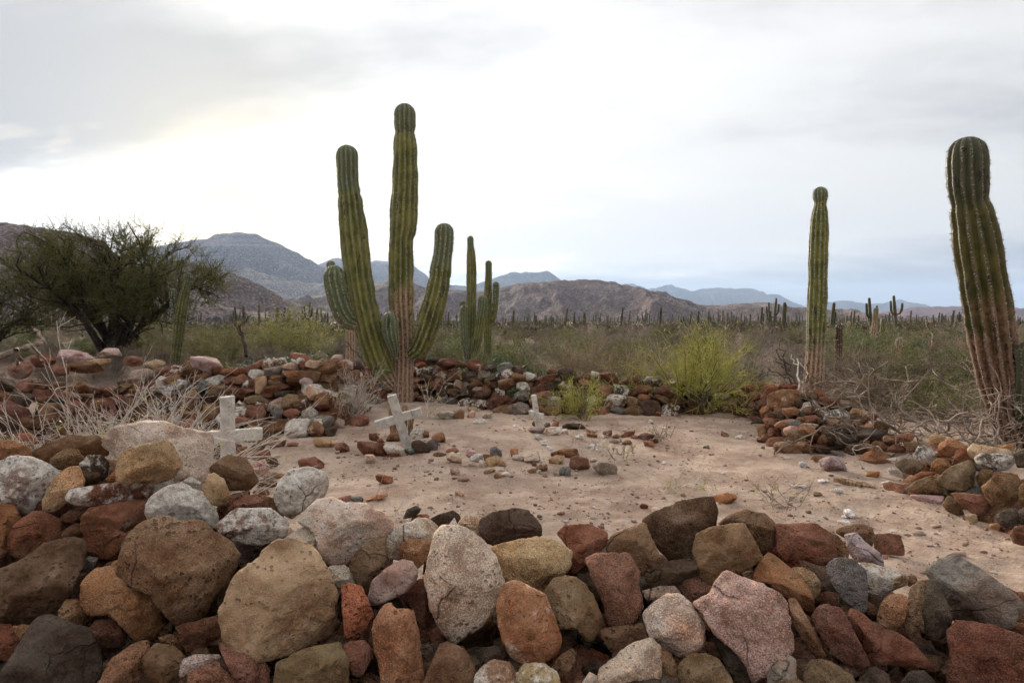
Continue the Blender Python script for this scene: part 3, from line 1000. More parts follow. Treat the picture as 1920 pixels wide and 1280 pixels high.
wall_near = tag(empty('stone_wall', (0, 2.3, 0)), 'dry stacked wall of large rocks filling the lower foreground', 'stone wall', kind='thing')
k_ = 0
for fn, lst in NEAR.items():
    for s, c, coat, dz, p in lst:
        k_ += 1
        pl = fn(P_(s))
        cy = sum(b for a, b in pl) / len(pl)
        if dz == 'G':                    # tumbled off, lying on the sand beyond
            yl = max(b for a, b in pl)
            Y = ground(pl[0][0], yl).y + .05
        else:
            Y = near_Y(cy) + dz
        r_ = random.Random(k_ * 31)
        me, C0, size, _ = traced(pl, Y, 1000 + k_, p, r_.uniform(.92, 1.18))
        obj('stone', me, C0, wall_near, color=col_of(c, coat * .86, k_ + 500, 0.10))

# the hidden body of the wall behind and below the face; stones no one can pick apart become one part
CORE = []
VAR_CORE = [variant(500 + i, 3, 30) for i in range(8)]


def core_stone(P, w_, d_, h_):
    m = Matrix.Translation(Vector(P) - wall_near.location) @ Euler((rnd.uniform(-.3, .3), rnd.uniform(-.3, .3), rnd.uniform(0, 6.28))).to_matrix().to_4x4() @ Matrix.Diagonal((w_ / 2, d_ / 2, h_ / 2, 1))
    CORE.append((rnd.choice(VAR_CORE), m))


top = np.array([(-200, 880), (0, 880), (150, 850), (380, 890), (450, 910), (520, 970), (640, 970), (750, 1020), (900, 1020), (1000, 1040), (1200, 1010), (1350, 985),
                (1500, 1020), (1650, 1050), (1700, 1085), (1920, 1095), (2150, 1100)], float)
nf = 0
for gy in range(900, 1480, 74):
    for gx in range(-180, 2120, 92):
        x = gx + rnd.uniform(-24, 24) + (46 if (gy // 74) % 2 else 0)
        y = gy + rnd.uniform(-18, 18)
        if y < np.interp(x, top[:, 0], top[:, 1]) + 32:
            continue
        s = rnd.uniform(.16, .24)
        Yf = near_Y(y) + (rnd.uniform(.22, .31) if y < 1330 else rnd.uniform(-.05, .12))
        put_stone(wall_near, at(x, y, Yf), s * rnd.uniform(.9, 1.3), s, s * rnd.uniform(.7, 1.0),
                  rnd.choice('RBdBdd'), 0, pool=VAR_NEAR)  # filler coloured darker to deepen the shade in the gaps
        core_stone(at(x + 40, y + 26, Yf + .26), .30, .28, .24)
        for _ in range(2):
            xs, ys = x + rnd.uniform(-45, 45), y + rnd.uniform(-30, 30)
            sc_ = rnd.uniform(.035, .085)
            core_stone(at(xs, ys, near_Y(ys) + rnd.uniform(.04, .16)), sc_ * 1.3, sc_, sc_ * .8)
        nf += 1
for gx in range(-14, 15):
    for zz_ in (0.12, 0.36):
        for y0 in (2.05, 2.45):
            core_stone((gx * .19 + rnd.uniform(-.05, .05), y0 + rnd.uniform(-.08, .1), zz_ + rnd.uniform(-.03, .03) - (.06 if y0 > 2.2 else 0)), .26, .30, .26)
VV, FF, nv = [], [], 0
_cache = {}
for me, m in CORE:
    if me.name not in _cache:
        a = np.empty(len(me.vertices) * 3, np.float32)
        me.vertices.foreach_get('co', a)
        f = np.empty(len(me.polygons) * 3, np.int32)
        me.polygons.foreach_get('vertices', f)
        _cache[me.name] = (a.reshape(-1, 3), f.reshape(-1, 3))
    a, f = _cache[me.name]
    M = np.array(m)
    VV.append(a @ M[:3, :3].T + M[:3, 3])
    FF.append(f + nv)
    nv += len(a)
co_ = obj('rubble_core', mesh_np('rubble_core', np.concatenate(VV), [np.concatenate(FF)], True, M_STONE), wall_near.location, wall_near, color=(.15, .095, .062, 0))
co_['kind'] = 'stuff'

# ------------------------------------------------------------------ wall at the right edge
wall_right = tag(empty('stone_wall', at(1800, 960, 5.5) * 1.0), 'low wall of big stones below the leaning cactus at the right edge', 'stone wall', kind='thing')
wall_right.location.z = 0
ER = [
 ("1270 510 1330 475 1400 490 1370 560 1340 590 1290 550", 't', .2, .15, 16), ("1345 620 1355 540 1440 505 1510 540 1550 590 1490 600 1440 620", 'o', .0, .05, 20),
 ("1440 680 1470 590 1520 570 1580 640 1560 670 1480 670", 'r', .0, .0, 18), ("1300 680 1340 640 1400 640 1430 690 1400 730 1350 740 1310 720", 'o', .0, .0, 14),
 ("1325 800 1380 740 1450 690 1560 655 1590 720 1580 810 1520 850 1420 840", 'l', .0, -.08, 12), ("1545 590 1580 540 1700 560 1800 575 1850 610 1800 625 1640 612 1580 640", 'T', .1, .05, 18),
 ("1575 650 1640 605 1800 610 1870 640 1820 710 1740 718 1640 690", 'k', .55, -.05, 20), ("1185 620 1220 555 1300 570 1340 630 1320 680 1250 670", 'k', .55, .12, 20),
 ("1060 680 1100 645 1180 640 1250 690 1200 750 1110 725", 'l', .1, .0, 14), ("1000 640 1090 630 1140 660 1060 672", 'g', .5, .1, 20),
 ("1175 760 1230 730 1330 730 1300 780 1220 800", 'r', .0, .0, 20), ("1140 840 1200 790 1320 750 1340 830 1380 860 1300 875 1200 862", 'l', .0, .0, 14),
 ("1150 880 1240 880 1380 890 1370 945 1250 940", 'p', .0, .05, 24), ("1380 940 1420 885 1480 920 1520 1010 1470 1012 1400 980", 'l', .1, -.03, 12),
 ("1440 870 1530 870 1640 885 1720 970 1700 1015 1600 1015 1510 950", 'r', .0, -.05, 22), ("1645 830 1740 750 1860 740 1895 800 1880 940 1800 965 1720 960 1670 890", 'b', .0, -.05, 22),
 ("1600 760 1640 710 1710 720 1700 780 1650 825 1610 800", 'l', .0, .0, 12), ("1700 762 1730 725 1830 735 1760 762", 'r', .0, .05, 20),
 ("1730 1030 1790 985 1880 980 1890 1060 1830 1110 1770 1080", 'd', .25, .0, 14), ("1830 1150 1860 1095 1960 1085 1970 1230 1850 1195", 'R', .0, -.05, 20),
 ("1890 830 1920 800 1980 850 1960 960 1890 945", 'b', .0, .0, 14), ("1850 610 1930 570 2000 580 2000 690 1880 695", 'd', .1, .05, 16), ("1885 985 1930 965 1990 990 1980 1080 1900 1070", 'd', .0, .05, 16),
 ("1740 552 1830 540 1860 570 1760 580", 't', .1, .15, 20), ("1530 1010 1600 1008 1612 1060 1560 1066", 't', .1, .0, 12), ("1690 1072 1760 1068 1755 1115 1700 1110", 't', .0, .0, 12),
 ("960 800 1020 785 1110 810 1145 850 1130 892 1040 852", 'w', .7, .2, 14), ("1010 705 1060 700 1140 745 1120 770 1030 745", 'w', .5, .2, 18), ("1480 520 1540 530 1560 575 1510 560", 'g', .4, .15, 18),
]


def baseline(x, tab):
    tab = np.array(tab, float)
    return float(np.interp(x, tab[:, 0], tab[:, 1]))


BR = [(1640, 885), (1700, 945), (1790, 967), (1860, 1000), (1920, 1045), (2000, 1100)]
for s, c, coat, dz, p in ER:
    k_ += 1
    pl = QE(P_(s))
    cx = sum(a for a, b in pl) / len(pl)
    cy = sum(b for a, b in pl) / len(pl)
    yb = baseline(cx, BR)
    Yb = ground(cx, yb).y
    Y = Yb * (1 + (yb - cy) * 0.0011) + dz
    me, C0, size, _ = traced(pl, Y, 1000 + k_, p, .9)
    obj('stone', me, C0, wall_right, color=col_of(c, coat, k_ + 500, 0.10))
for i in range(70):
    x = rnd.uniform(1690, 2120)
    yb = baseline(x, BR)
    hh = rnd.uniform(0.1, 0.86)
    Yb = ground(x, yb).y
    y = yb - hh * (135 if x > 1740 else 60)
    put_stone(wall_right, at(x, y, Yb * (1 + (yb - y) * 0.0011) + rnd.uniform(.22, .45)), rnd.uniform(.22, .38), .3, rnd.uniform(.16, .26), rnd.choice('rbBdkl'), rnd.choice((0, .3)))

# ------------------------------------------------------------------ collapsed wall on the right, below the tall single cactus
wall_mid = tag(empty('stone_wall', (4.0, 8.6, 0)), 'slumped heap of brown wall stones below the tall single columnar cactus', 'stone wall', kind='thing')
EM = """340 240 170 120 b .35;490 240 140 80 B 0;545 210 80 60 r 0;640 285 180 90 R 0;670 355 170 80 k .5;820 345 130 65 t .1;905 350 70 60 r 0;495 285 110 55 g .8;
480 322 110 50 b 0;375 335 110 70 b .1;295 335 90 65 B .1;210 335 85 85 b .1;215 240 100 110 r 0;245 175 80 60 o 0;130 225 90 60 r 0;90 170 90 50 r 0;180 160 70 50 r 0;
320 160 70 40 r 0;375 165 60 40 R 0;160 285 70 60 d .2;60 290 80 50 d 0;510 378 110 50 r 0;430 382 60 40 b 0;330 402 120 45 o .1;385 405 80 40 k .2;250 407 70 40 b 0;565 395 90 45 d 0;
640 402 80 45 b .1;745 425 110 70 b 0;670 450 110 50 d 0;590 455 80 55 r 0;480 422 110 45 t .3;500 480 100 90 b 0;370 450 110 50 p .2;400 490 110 90 b 0;890 490 190 95 d 0;
720 520 210 90 d 0;900 430 130 40 o 0;820 402 80 50 b 0;970 425 90 70 B 0;265 528 120 60 r 0;350 572 170 80 b 0;470 565 120 60 b 0;580 580 110 50 d 0;
795 580 130 80 d 0;580 512 50 60 o 0;680 610 100 40 k .2;960 560 130 70 b 0;850 550 70 60 B 0;930 645 180 110 b 0;30 330 80 40 R 0;110 330 70 40 B 0;1040 520 120 60 b 0;1130 500 110 55 r 0;
1080 575 120 50 R 0;1180 560 110 60 b .1;720 300 80 50 d 0;420 270 70 60 B 0;270 300 80 60 R 0;60 230 80 60 R 0;20 260 60 50 B 0;240 470 50 40 r 0;640 520 60 60 B 0;540 340 60 50 B 0;820 460 70 50 B 0;700 400 50 40 d 0;560 440 40 30 R 0;440 350 50 40 d 0;300 370 50 40 d 0;200 190 60 40 R 0;280 250 60 60 R 0"""
BM = [(1370, 778), (1400, 784), (1425, 800), (1450, 836), (1480, 853), (1610, 857), (1660, 880), (1740, 900)]
for it in EM.replace('\n', '').split(';'):
    a = it.split()
    x, y, w_, h_ = [float(v) for v in a[:4]]
    x, y = 1380 + x / 3.556, 680 + y / 3.556
    w_, h_ = w_ / 3.556, h_ / 3.556
    yb = baseline(x, BM)
    Yb = ground(x, yb).y
    Y = max(Yb * (1 + (yb - y) * 0.0014), 5)
    k = Y / F * 1.12
    d_ = math.sqrt(w_ * h_) * k * rnd.uniform(.9, 1.2)
    put_stone(wall_mid, at(x, y, Y + d_ * .1), w_ * k, d_, h_ * k * 1.05, a[4], float(a[5]), tilt=rnd.uniform(-.12, .12))
for i in range(80):
    x = rnd.uniform(1385, 1640)
    yb = baseline(x, BM)
    hh = rnd.uniform(.05, .8)
    yt = np.interp(x, [1385, 1450, 1520, 1600, 1650], [738, 735, 745, 775, 820])
    y = yb + (yt - yb) * hh
    Yb = ground(x, yb).y
    put_stone(wall_mid, at(x, y + 6, Yb * (1 + (yb - y) * 0.0014) + .3), rnd.uniform(.2, .36), .3, rnd.uniform(.14, .24), rnd.choice('rbBdR'), 0)


# ------------------------------------------------------------------ the far walls: courses of smaller stones
def course_wall(o, x0, x1, toptab, basetab, n, smin, smax, slope, layers=2, Yoff=0.0, cols='rRbBRdBkrbGd', coats=(0, 0, 0, 0, .3, .5)):
    placed = []
    tries = 0
    while len(placed) < n and tries < n * 40:
        tries += 1
        x = rnd.uniform(x0, x1)
        yb, yt = baseline(x, basetab), baseline(x, toptab)
        f = rnd.random()
        y = yb + (yt - yb) * f
        Yb = ground(x, yb).y + Yoff
        Y = Yb + slope * f * (yb - yt) / F * Yb
        s = rnd.uniform(smin, smax) * (1.15 - .25 * f)
        ps = s / Y * F
        ok = True
        for (a, b, c_) in placed:
            if abs(a - x) < (c_ + ps) * .36 and abs(b - y) < (c_ + ps) * .22:
                ok = False
                break
        if not ok:
            continue
        placed.append((x, y, ps))
        put_stone(o, at(x, y, Y), s * rnd.uniform(.9, 1.3), s * rnd.uniform(.8, 1.2), s * rnd.uniform(.55, .85), rnd.choice(cols), rnd.choice(coats),
                  tilt=rnd.uniform(-.3, .3))
    # fill behind the face
    for i in range(int(n * .36)):
        x = rnd.uniform(x0, x1)
        yb, yt = baseline(x, basetab), baseline(x, toptab)
        f = rnd.uniform(0, .82)
        y = yb + (yt - yb) * f
        Yb = ground(x, yb).y + Yoff
        Y = Yb + slope * f * (yb - yt) / F * Yb + .25
        s = rnd.uniform(smin, smax) * 1.05
        put_stone(o, at(x, y + 3, Y), s * 1.3, s, s * .8, rnd.choice('RBdbrB'), 0)
    return len(placed)


wall_back = tag(empty('stone_wall', (0.8, 12.6, 0)), 'long low wall of small mixed stones at the back of the sandy yard', 'stone wall', kind='thing')
TB = [(690, 694), (740, 684), (785, 674), (850, 680), (920, 684), (1000, 700), (1060, 694), (1150, 708), (1250, 716), (1330, 730), (1440, 734)]
BB = [(690, 745), (780, 752), (860, 757), (960, 774), (1100, 775), (1240, 780), (1330, 772), (1440, 765)]
course_wall(wall_back, 700, 1435, TB, BB, 205, .22, .42, 1.1)
wall_left = tag(empty('stone_wall', (-4.4, 10.2, 0)), 'tumbled stone wall behind the upright cross, left of the cacti', 'stone wall', kind='thing')
TL = [(230, 715), (300, 700), (345, 685), (380, 672), (420, 690), (470, 690), (500, 682), (560, 676), (600, 676), (640, 680), (700, 696)]
BL = [(230, 790), (330, 800), (430, 805), (545, 812), (600, 816), (640, 796), (690, 760), (720, 750)]
course_wall(wall_left, 235, 705, TL, BL, 180, .24, .44, 1.0)
for it in """590 175 200 120 p .3;480 235 150 70 B 0;300 220 150 60 r 0;270 305 110 80 g .6;350 290 160 80 b 0;290 355 90 40 r 0;640 315 90 50 k .5;800 230 180 55 r 0;940 210 110 75 r 0;975 250 130 70 g .7;
850 290 150 80 r 0;1055 195 90 120 b .5;1250 260 170 75 o .4;1230 190 110 60 T .1;1290 155 120 70 g .5;1000 330 90 130 t .2;1110 280 100 50 b 0;1120 355 180 60 R 0;980 445 190 80 l 0;1250 450 150 110 b 0;
1380 395 100 100 T .2;1450 430 110 90 b 0;1110 480 110 90 G .1;960 530 180 90 r .3;1120 560 90 110 k .1;1230 550 130 90 r 0;1360 550 110 110 G .4;1270 665 160 150 p .75;1405 672 140 110 r 0;1440 615 90 70 g .2;
1520 682 90 70 d 0;1580 622 80 80 G .1;1740 600 120 90 r 0;880 600 150 60 r 0;620 550 120 130 b 0;530 570 90 70 r 0;440 555 130 90 b 0;470 455 100 140 b .1;1560 130 90 50 p 0;1640 170 90 60 p .3;1400 170 130 60 g .3;1340 300 90 60 p 0;780 360 120 55 r 0;890 385 110 60 R 0;740 430 150 60 R 0;1660 500 130 70 l 0""".replace('\n', '').split(';'):
    a = it.split()
    x, y, w_, h_ = [float(v) / 4.0 for v in a[:4]]
    x, y = x + 240, y + 640
    yb, yt = baseline(x, BL), baseline(x, TL)
    yb = max(yb, y + h_ * .3)
    Y = ground(x, yb).y + 1.0 * (yb - y) / F * 10 - .12
    k = Y / F * 1.12
    put_stone(wall_left, at(x, y, Y), w_ * k, math.sqrt(w_ * h_) * k, h_ * k * 1.05, a[4], float(a[5]), tilt=0)
# ruined stretch running on behind the bleached bush
wall_farleft = tag(empty('stone_wall', (-6.3, 8.4, 0)), 'ruined rust coloured wall stretch behind the bleached leafless bush', 'stone wall', kind='thing')
course_wall(wall_farleft, -160, 262, [(-160, 725), (0, 718), (100, 728), (200, 728), (262, 722)], [(-160, 850), (0, 830), (120, 815), (262, 795)], 95, .26, .46, 1.2,
            cols='rRBbRdB', coats=(0, 0, 0, .2))

# ------------------------------------------------------------------ concrete and wood
def concrete_material():
    m, g = new_mat('weathered_whitewash')
    P, oi, geo = world_pos(g)
    n1 = g.noise(P, 9.0, 5, 0.65)
    n2 = g.noise(P, 60.0, 3, 0.7)
    c = g.mix(g.ss(n1, 0.35, 0.65), (0.42, 0.39, 0.345), (0.63, 0.59, 0.53))
    c = g.mix(g.ss(n2, 0.58, 0.70, 0, 0.7), c, (0.15, 0.135, 0.12))
    c = g.mix(g.ss(g.noise(P, 17.0, 4, 0.7), 0.62, 0.68, 0, 0.8), c, (0.12, 0.105, 0.09))
    finish(g, c, 0.9, g.bump(g.math('ADD', n2, n1), 0.6, 0.006), 0.2)
    return m


def wood_material(name, ca, cb):
    m, g = new_mat(name)
    P, oi, geo = world_pos(g)
    mp = g.n('ShaderNodeMapping')
    g.l(P, mp.inputs[0])
    mp.inputs['Scale'].default_value = (45, 45, 3.0)
    n = g.noise(mp.outputs[0], 1.0, 4, 0.65, 0.3)
    c = g.mix(g.ss(n, 0.35, 0.65), ca, cb)
    finish(g, c, 0.85, g.bump(n, 0.8, 0.01), 0.2)
    return m


M_CROSS = concrete_material()
M_PLANK = wood_material('split_dry_wood', (0.10, 0.055, 0.03), (0.40, 0.27, 0.165))
M_WHITE = plant_material('white_fragments', (0.55, 0.50, 0.46), (0.80, 0.76, 0.72), 60.0)


def worn_box(name, sx, sy, sz, mat, seed, bev=0.006, chip=0.009, sub=14):
    """a bevelled, slightly uneven bar centred on its origin"""
    bm = bmesh.new()
    bmesh.ops.create_cube(bm, size=1.0)
    bmesh.ops.scale(bm, vec=(sx, sy, sz), verts=bm.verts)
    ln = max(sx, sz)
    long_e = [e for e in bm.edges if e.calc_length() > ln * .95]
    bmesh.ops.subdivide_edges(bm, edges=long_e, cuts=sub, use_grid_fill=True)
    bmesh.ops.bevel(bm, geom=[e for e in bm.edges if len(e.link_faces) == 2 and e.calc_face_angle(0) > 1.0], offset=bev, segments=2, affect='EDGES', profile=0.6)
    me = bpy.data.meshes.new(name)
    bm.to_mesh(me)
    bm.free()
    co = np.empty(len(me.vertices) * 3, np.float32)
    me.vertices.foreach_get('co', co)
    co = co.reshape(-1, 3)
    co = co + chip * np.stack([fbm(co * 16 + seed, 3), noise3(co * 14 + seed + 7), noise3(co * 14 + seed + 13)], 1)
    me.vertices.foreach_set('co', co.astype(np.float32).ravel())
    me.materials.append(mat)
    return me


def cross(loc, h, span, w_, t_, arm_f, rot, label, seed):
    e = tag(empty('cross', loc), label, 'cross')
    e.rotation_euler = rot
    u = bpy.data.objects.new('upright', worn_box('upright', w_, t_, h, M_CROSS, seed))
    a = bpy.data.objects.new('crossbar', worn_box('crossbar', span, t_ * .94, w_ * .92, M_CROSS, seed + 3))
    for o in (u, a):
        COL.objects.link(o)
        o.parent = e
    u.location = (0, 0, h / 2 - .12)
    a.location = (0.004, -0.004, h * arm_f - .12)
    return e


g1 = ground(428, 903)
cross((g1.x, g1.y, 0.02), 0.95, .64, .130, .10, .585, (0, 0, RAD(30)), 'pale upright concrete cross rising behind the big pale boulder', 3)
g2 = ground(765, 842)
cross((g2.x, g2.y, 0.0), 0.84, .58, .112, .07, .64, (RAD(8), RAD(-16), RAD(10)), 'pale grey cross leaning left in front of the tallest cactus', 7)
g3 = ground(1011, 810)
cross((g3.x, g3.y, 0.0), 0.66, .46, .075, .06, .58, (RAD(9), 0, RAD(-70)), 'small pale cross seen nearly edge-on among grave stones', 11)
g4 = ground(697, 744)
cross((g4.x, g4.y, 0.0), 0.92, .56, .13, .09, .62, (0, RAD(3), RAD(8)), 'faint pale cross half hidden behind dry twigs and the cactus arm', 15)

# split wooden stake behind the leaning cross
gp = ground(748, 822)
stake = tag(empty('wooden_stake', (gp.x, gp.y + .12, 0)), 'split dry wooden stake standing right behind the leaning cross', 'stake')
for i, (dx, hh, ww, rz) in enumerate(((-.12, .60, .07, .3), (-.05, .52, .06, -.2), (.06, .50, .07, .1), (.14, .44, .06, -.3))):
    o = bpy.data.objects.new('split_rib', worn_box('split_rib', ww, .045, hh, M_PLANK, 40 + i, .008, .012, 9))
    COL.objects.link(o)
    o.parent = stake
    o.location = (dx, rnd.uniform(-.02, .02), hh / 2 - .06)
    o.rotation_euler = (RAD(3), RAD(-4 + 3 * i), rz)

# ------------------------------------------------------------------ graves and loose stones on the sand
def gstone(parent, px, py, w_, h_, c, coat=0.0, pool=None, name='stone', sink=.18, dk=1.0):
    G = ground(px, py + h_ * .40)
    k = G.y / F
    hh = h_ * k * 1.05
    P = Vector((G.x, G.y + w_ * k * .2, gh(G.x, G.y) + hh * (.5 - sink)))
    return put_stone(parent, P, w_ * k * 1.05, math.sqrt(w_ * h_) * k * 1.1 * dk, hh, c, coat, pool=pool, name=name)


grave_a = tag(empty('grave', (g2.x, g2.y, 0)), 'grave edged with stones at the foot of the leaning cross', 'grave')
for it in """90 545 140 70 R 0;190 545 90 70 g .5;195 560 55 40 r 0;80 582 50 45 T .1;265 552 45 35 e 0;320 535 72 66 d 0;370 525 60 60 k .1;400 492 62 50 o 0;300 478 60 55 g .5;335 482 40 40 b 0;
190 490 70 50 b .1;100 492 45 40 R 0;130 510 35 25 R 0;470 592 70 52 T .1;482 570 34 28 w .6;550 562 50 40 p .2;575 580 60 45 k .7;602 612 40 40 g .2;650 605 70 50 t .1;665 560 55 45 k .1;
690 615 40 30 t 0;750 562 40 45 o 0;770 587 60 30 g .2;830 587 72 50 g .2;625 585 40 30 R 0;555 615 35 22 g .1;405 565 60 24 b 0;460 550 60 22 r 0""".replace('\n', '').split(';'):
    a = it.split()
    x, y, w_, h_ = [float(v) / 2.4615 for v in a[:4]]
    gstone(grave_a, x + 660, y + 620, w_, h_, a[4], float(a[5]), pool=VAR_ROUND if a[4] in 'eTk' else None)
grave_b = tag(empty('grave', (g3.x, g3.y, 0)), 'grave ringed with stones and white fragments below the edge-on cross', 'grave')
for it in """265 500 170 80 p .1;440 505 190 100 w .4;455 432 95 90 r 0;370 420 70 60 k .2;245 412 70 60 d .1;555 512 80 60 w .3;660 452 250 75 d 0;840 492 120 55 T .2;1010 525 100 80 r 0;
1110 547 90 50 b 0;1240 517 120 70 r .1;1180 527 80 50 b 0;1430 547 190 85 R 0;1480 610 150 55 d 0;1460 642 120 65 o 0;1220 602 100 65 b 0;1100 607 160 48 g .3;850 540 110 50 b .1;
600 742 220 115 b 0;470 752 110 60 r 0;480 812 170 100 t .1;710 842 210 165 r 0;560 907 130 110 e 0;470 932 70 60 G .1;980 892 270 150 G .3;860 822 80 40 w .3;320 882 120 75 b 0;200 782 140 110 g .3;
235 852 60 50 R 0;60 782 100 60 k .5;210 912 90 48 b 0;285 917 50 40 w .2;25 722 80 80 r 0;1300 560 80 40 r 0""".replace('\n', '').split(';'):
    a = it.split()
    x, y, w_, h_ = [float(v) / 5.647 for v in a[:4]]
    gstone(grave_b, x + 960, y + 720, w_, h_, a[4], float(a[5]), pool=VAR_ROUND if a[4] in 'eGk' else None)


# rubble at the foot of the tumbled walls, around the upright cross and under the bleached bush
for px, py in ((398, 812), (420, 824), (442, 812), (465, 822), (395, 838), (416, 848), (456, 842), (480, 838), (492, 815), (378, 824), (470, 806), (405, 800), (436, 836), (505, 828)):
    gstone(wall_left, px, py, rnd.uniform(22, 36), rnd.uniform(13, 20), rnd.choice('RBdbr'), 0)
for i in range(60):
    px, py = rnd.uniform(-60, 385), rnd.uniform(792, 880)
    gstone(wall_farleft, px, py, rnd.uniform(22, 44), rnd.uniform(12, 24), rnd.choice('RBdbrR'), rnd.choice((0, 0, .2)))

# white crumbly fragments
def fragment(seed):
    rg = np.random.default_rng(seed)
    dirs, Fc = ico(4)
    V = []
    FF = []
    for i in range(7):
        c = rg.normal(size=3) * np.array([.5, .4, .14])
        r = rg.uniform(.22, .45)
        q = dirs * (r * (1 + .5 * fbm(dirs * 2.2 + rg.uniform(0, 50), 3)))[:, None] * np.array([1, 1, .6])
        FF.append(Fc + len(V) * len(dirs))
        V.append(q + c)
    V = np.concatenate(V)
    V[:, 2] -= V[:, 2].min()
    V /= np.ptp(V[:, 0])
    return mesh_np('white_fragment', V, [np.concatenate(FF)], True, M_WHITE)


FR = [fragment(s) for s in (1, 2, 3)]
FRL = {0: 'white crumbly fragment on sand just beyond the slumped stone heap', 1: 'white crumbly fragment beside the pinkish stone on the sand', 2: 'white crumbly fragment beside the splinter of wood',
       3: 'white crumbly fragment between the wood splinter and the bare twigs', 4: 'larger of two white crumbly fragments close together on the sand', 5: 'smaller and nearer of two white crumbly fragments close together'}
for i, (x, y, w_) in enumerate(((30, 492, 50), (435, 690, 66), (585, 798, 70), (680, 873, 80), (775, 1012, 88), (740, 1062, 70))):
    G = ground(1380 + x / 3.556, 680 + y / 3.556)
    s = w_ / 3.556 * G.y / F
    o = obj('white_fragment', FR[i % 3], (G.x, G.y, gh(G.x, G.y) - .004), rot=(0, 0, rnd.uniform(0, 6)), scale=(s, s, s * 1.1))
    tag(o, FRL[i], 'fragment', 'white fragments on the sand')
for x, y, w_ in ((330, 655, 80), (400, 690, 60), (420, 715, 60), (700, 600, 90), (800, 685, 70), (880, 690, 90), (905, 655, 60), (900, 715, 60), (960, 560, 60), (910, 505, 45), (250, 585, 90), (320, 610, 70), (30, 450, 60), (115, 385, 44), (1610, 470, 70), (1480, 402, 50), (1615, 850, 50)):
    G = ground(960 + x / 5.647, 720 + y / 5.647)
    s = w_ / 5.647 * G.y / F
    o = obj('white_fragment', FR[int(x) % 3], (G.x, G.y, gh(G.x, G.y) - .003), rot=(0, 0, rnd.uniform(0, 6)), scale=(s, s, s))
    tag(o, 'small white fragment lying in or near the ringed grave', 'fragment', 'white fragments around the ringed grave')

NAMEC = {'r': 'rust brown', 'R': 'dark rust', 'b': 'brown', 'B': 'dark brown', 't': 'tan', 'T': 'pale tan', 'g': 'pale grey', 'G': 'grey', 'p': 'pinkish', 'd': 'dark', 'k': 'blue grey',
         'o': 'orange', 'O': 'red orange', 'l': 'olive brown', 'w': 'whitish', 'e': 'greenish grey'}
LOOSE = [  # photo px, w, h, colour, crust, label
    (721, 902, 30, 18, 'r', 0, 'fist-sized rust stone alone on the sand, before the leaning cross grave'),
    (861, 927, 17, 11, 'T', .2, 'pale pebble alone on the bare sand in front of the grave row'),
    (1363, 931, 38, 22, 'o', 0, 'flat orange stone on the sand beyond the dark top block'),
    (1566, 873, 44, 30, 'p', .2, 'pinkish lump of stone beside the slumped heap'),
    (1639, 889, 24, 13, 'o', 0, 'small orange stone near the foot of the slumped heap'),
    (1535, 925, 17, 9, 'b', 0, 'small brown stone near the splinter of wood'),
    (606, 831, 38, 19, 't', 0, 'banded tan stone on the sand left of the leaning cross'),
    (640, 837, 31, 19, 'r', 0, 'rust stone next to the banded tan stone'),
    (693, 857, 20, 17, 'T', .1, 'round pale pebble in front of the leaning cross grave'),
    (702, 821, 18, 14, 'R', 0, 'small dark rust stone left of the leaning cross'),
    (518, 833, 28, 13, 'r', 0, 'reddish stone on sand right of the upright cross'),
    (492, 831, 22, 12, 'b', 0, 'brown stone on sand just right of the upright cross'),
    (547, 835, 22, 8, 'r', 0, 'low red stone between the upright cross and the pale pink rock'),
    (581, 867, 44, 24, 'r', 0, 'angular rust block on the sand beyond the whitened boulder'),
    (1208, 948, 15, 10, 'R', 0, 'small dark red pebble beyond the near wall'),
    (1231, 956, 17, 9, 'w', .2, 'small white pebble beyond the near wall'),
    (835, 778, 36, 18, 'g', .4, 'rounded grey stone near the foot of the back wall'),
    (861, 777, 20, 20, 'b', 0, 'brown stone beside the rounded grey stone near the back wall'),
    (899, 788, 26, 11, 'w', .5, 'flat white stone on the sand before the back wall'),
    (884, 776, 16, 16, 'p', .1, 'pinkish stone near the flat white stone'),
    (914, 780, 20, 12, 'g', .2, 'grey pebble right of the flat white stone'),
    (886, 766, 20, 10, 't', 0, 'tan pebble close to the back wall'),
    (912, 758, 20, 12, 'g', .3, 'oval grey pebble touching the back wall'),
    (1027, 760, 24, 15, 'b', .2, 'round brown stone at the back wall behind the edge-on cross'),
    (1194, 768, 27, 18, 'r', 0, 'rounded rust stone at the back wall, between two green bushes'),
    (1241, 775, 26, 11, 'r', .1, 'low pinkish rust stone right of the rounded one at the back wall'),
    (1325, 836, 12, 7, 'e', 0, 'small dark green pebble on the open sand'),
    (1360, 812, 14, 8, 'b', 0, 'small brown pebble on the open sand'),
    (1436, 818, 28, 18, 'r', 0, 'upturned rust stone left of the slumped heap'),
    (853, 884, 18, 13, 'g', .2, 'grey pebble in front of the grave row'),
    (918, 884, 22, 8, 't', 0, 'flat tan pebble in front of the grave row'),
    (934, 890, 15, 9, 'b', 0, 'brown pebble in front of the grave row'),
    (948, 888, 17, 8, 'w', .2, 'whitish pebble in front of the grave row'),
    (1016, 877, 20, 13, 'b', 0, 'brown stone at the near end of the grave row'),
    (869, 903, 22, 5, 'b', 0, 'thin flat brown pebble on the sand'),
    (645, 935, 26, 12, 'r', 0, 'rusty shard on the sand behind the pale boulder of the near wall'),
    (668, 939, 24, 12, 'k', .2, 'grey shard beside the rusty one behind the near wall'),
    (705, 936, 40, 10, 'o', 0, 'flat orange slab on the sand behind the near wall'),
    (1540, 700 + 160, 30, 12, 'b', 0, 'low brown stone at the foot of the slumped heap'),
]
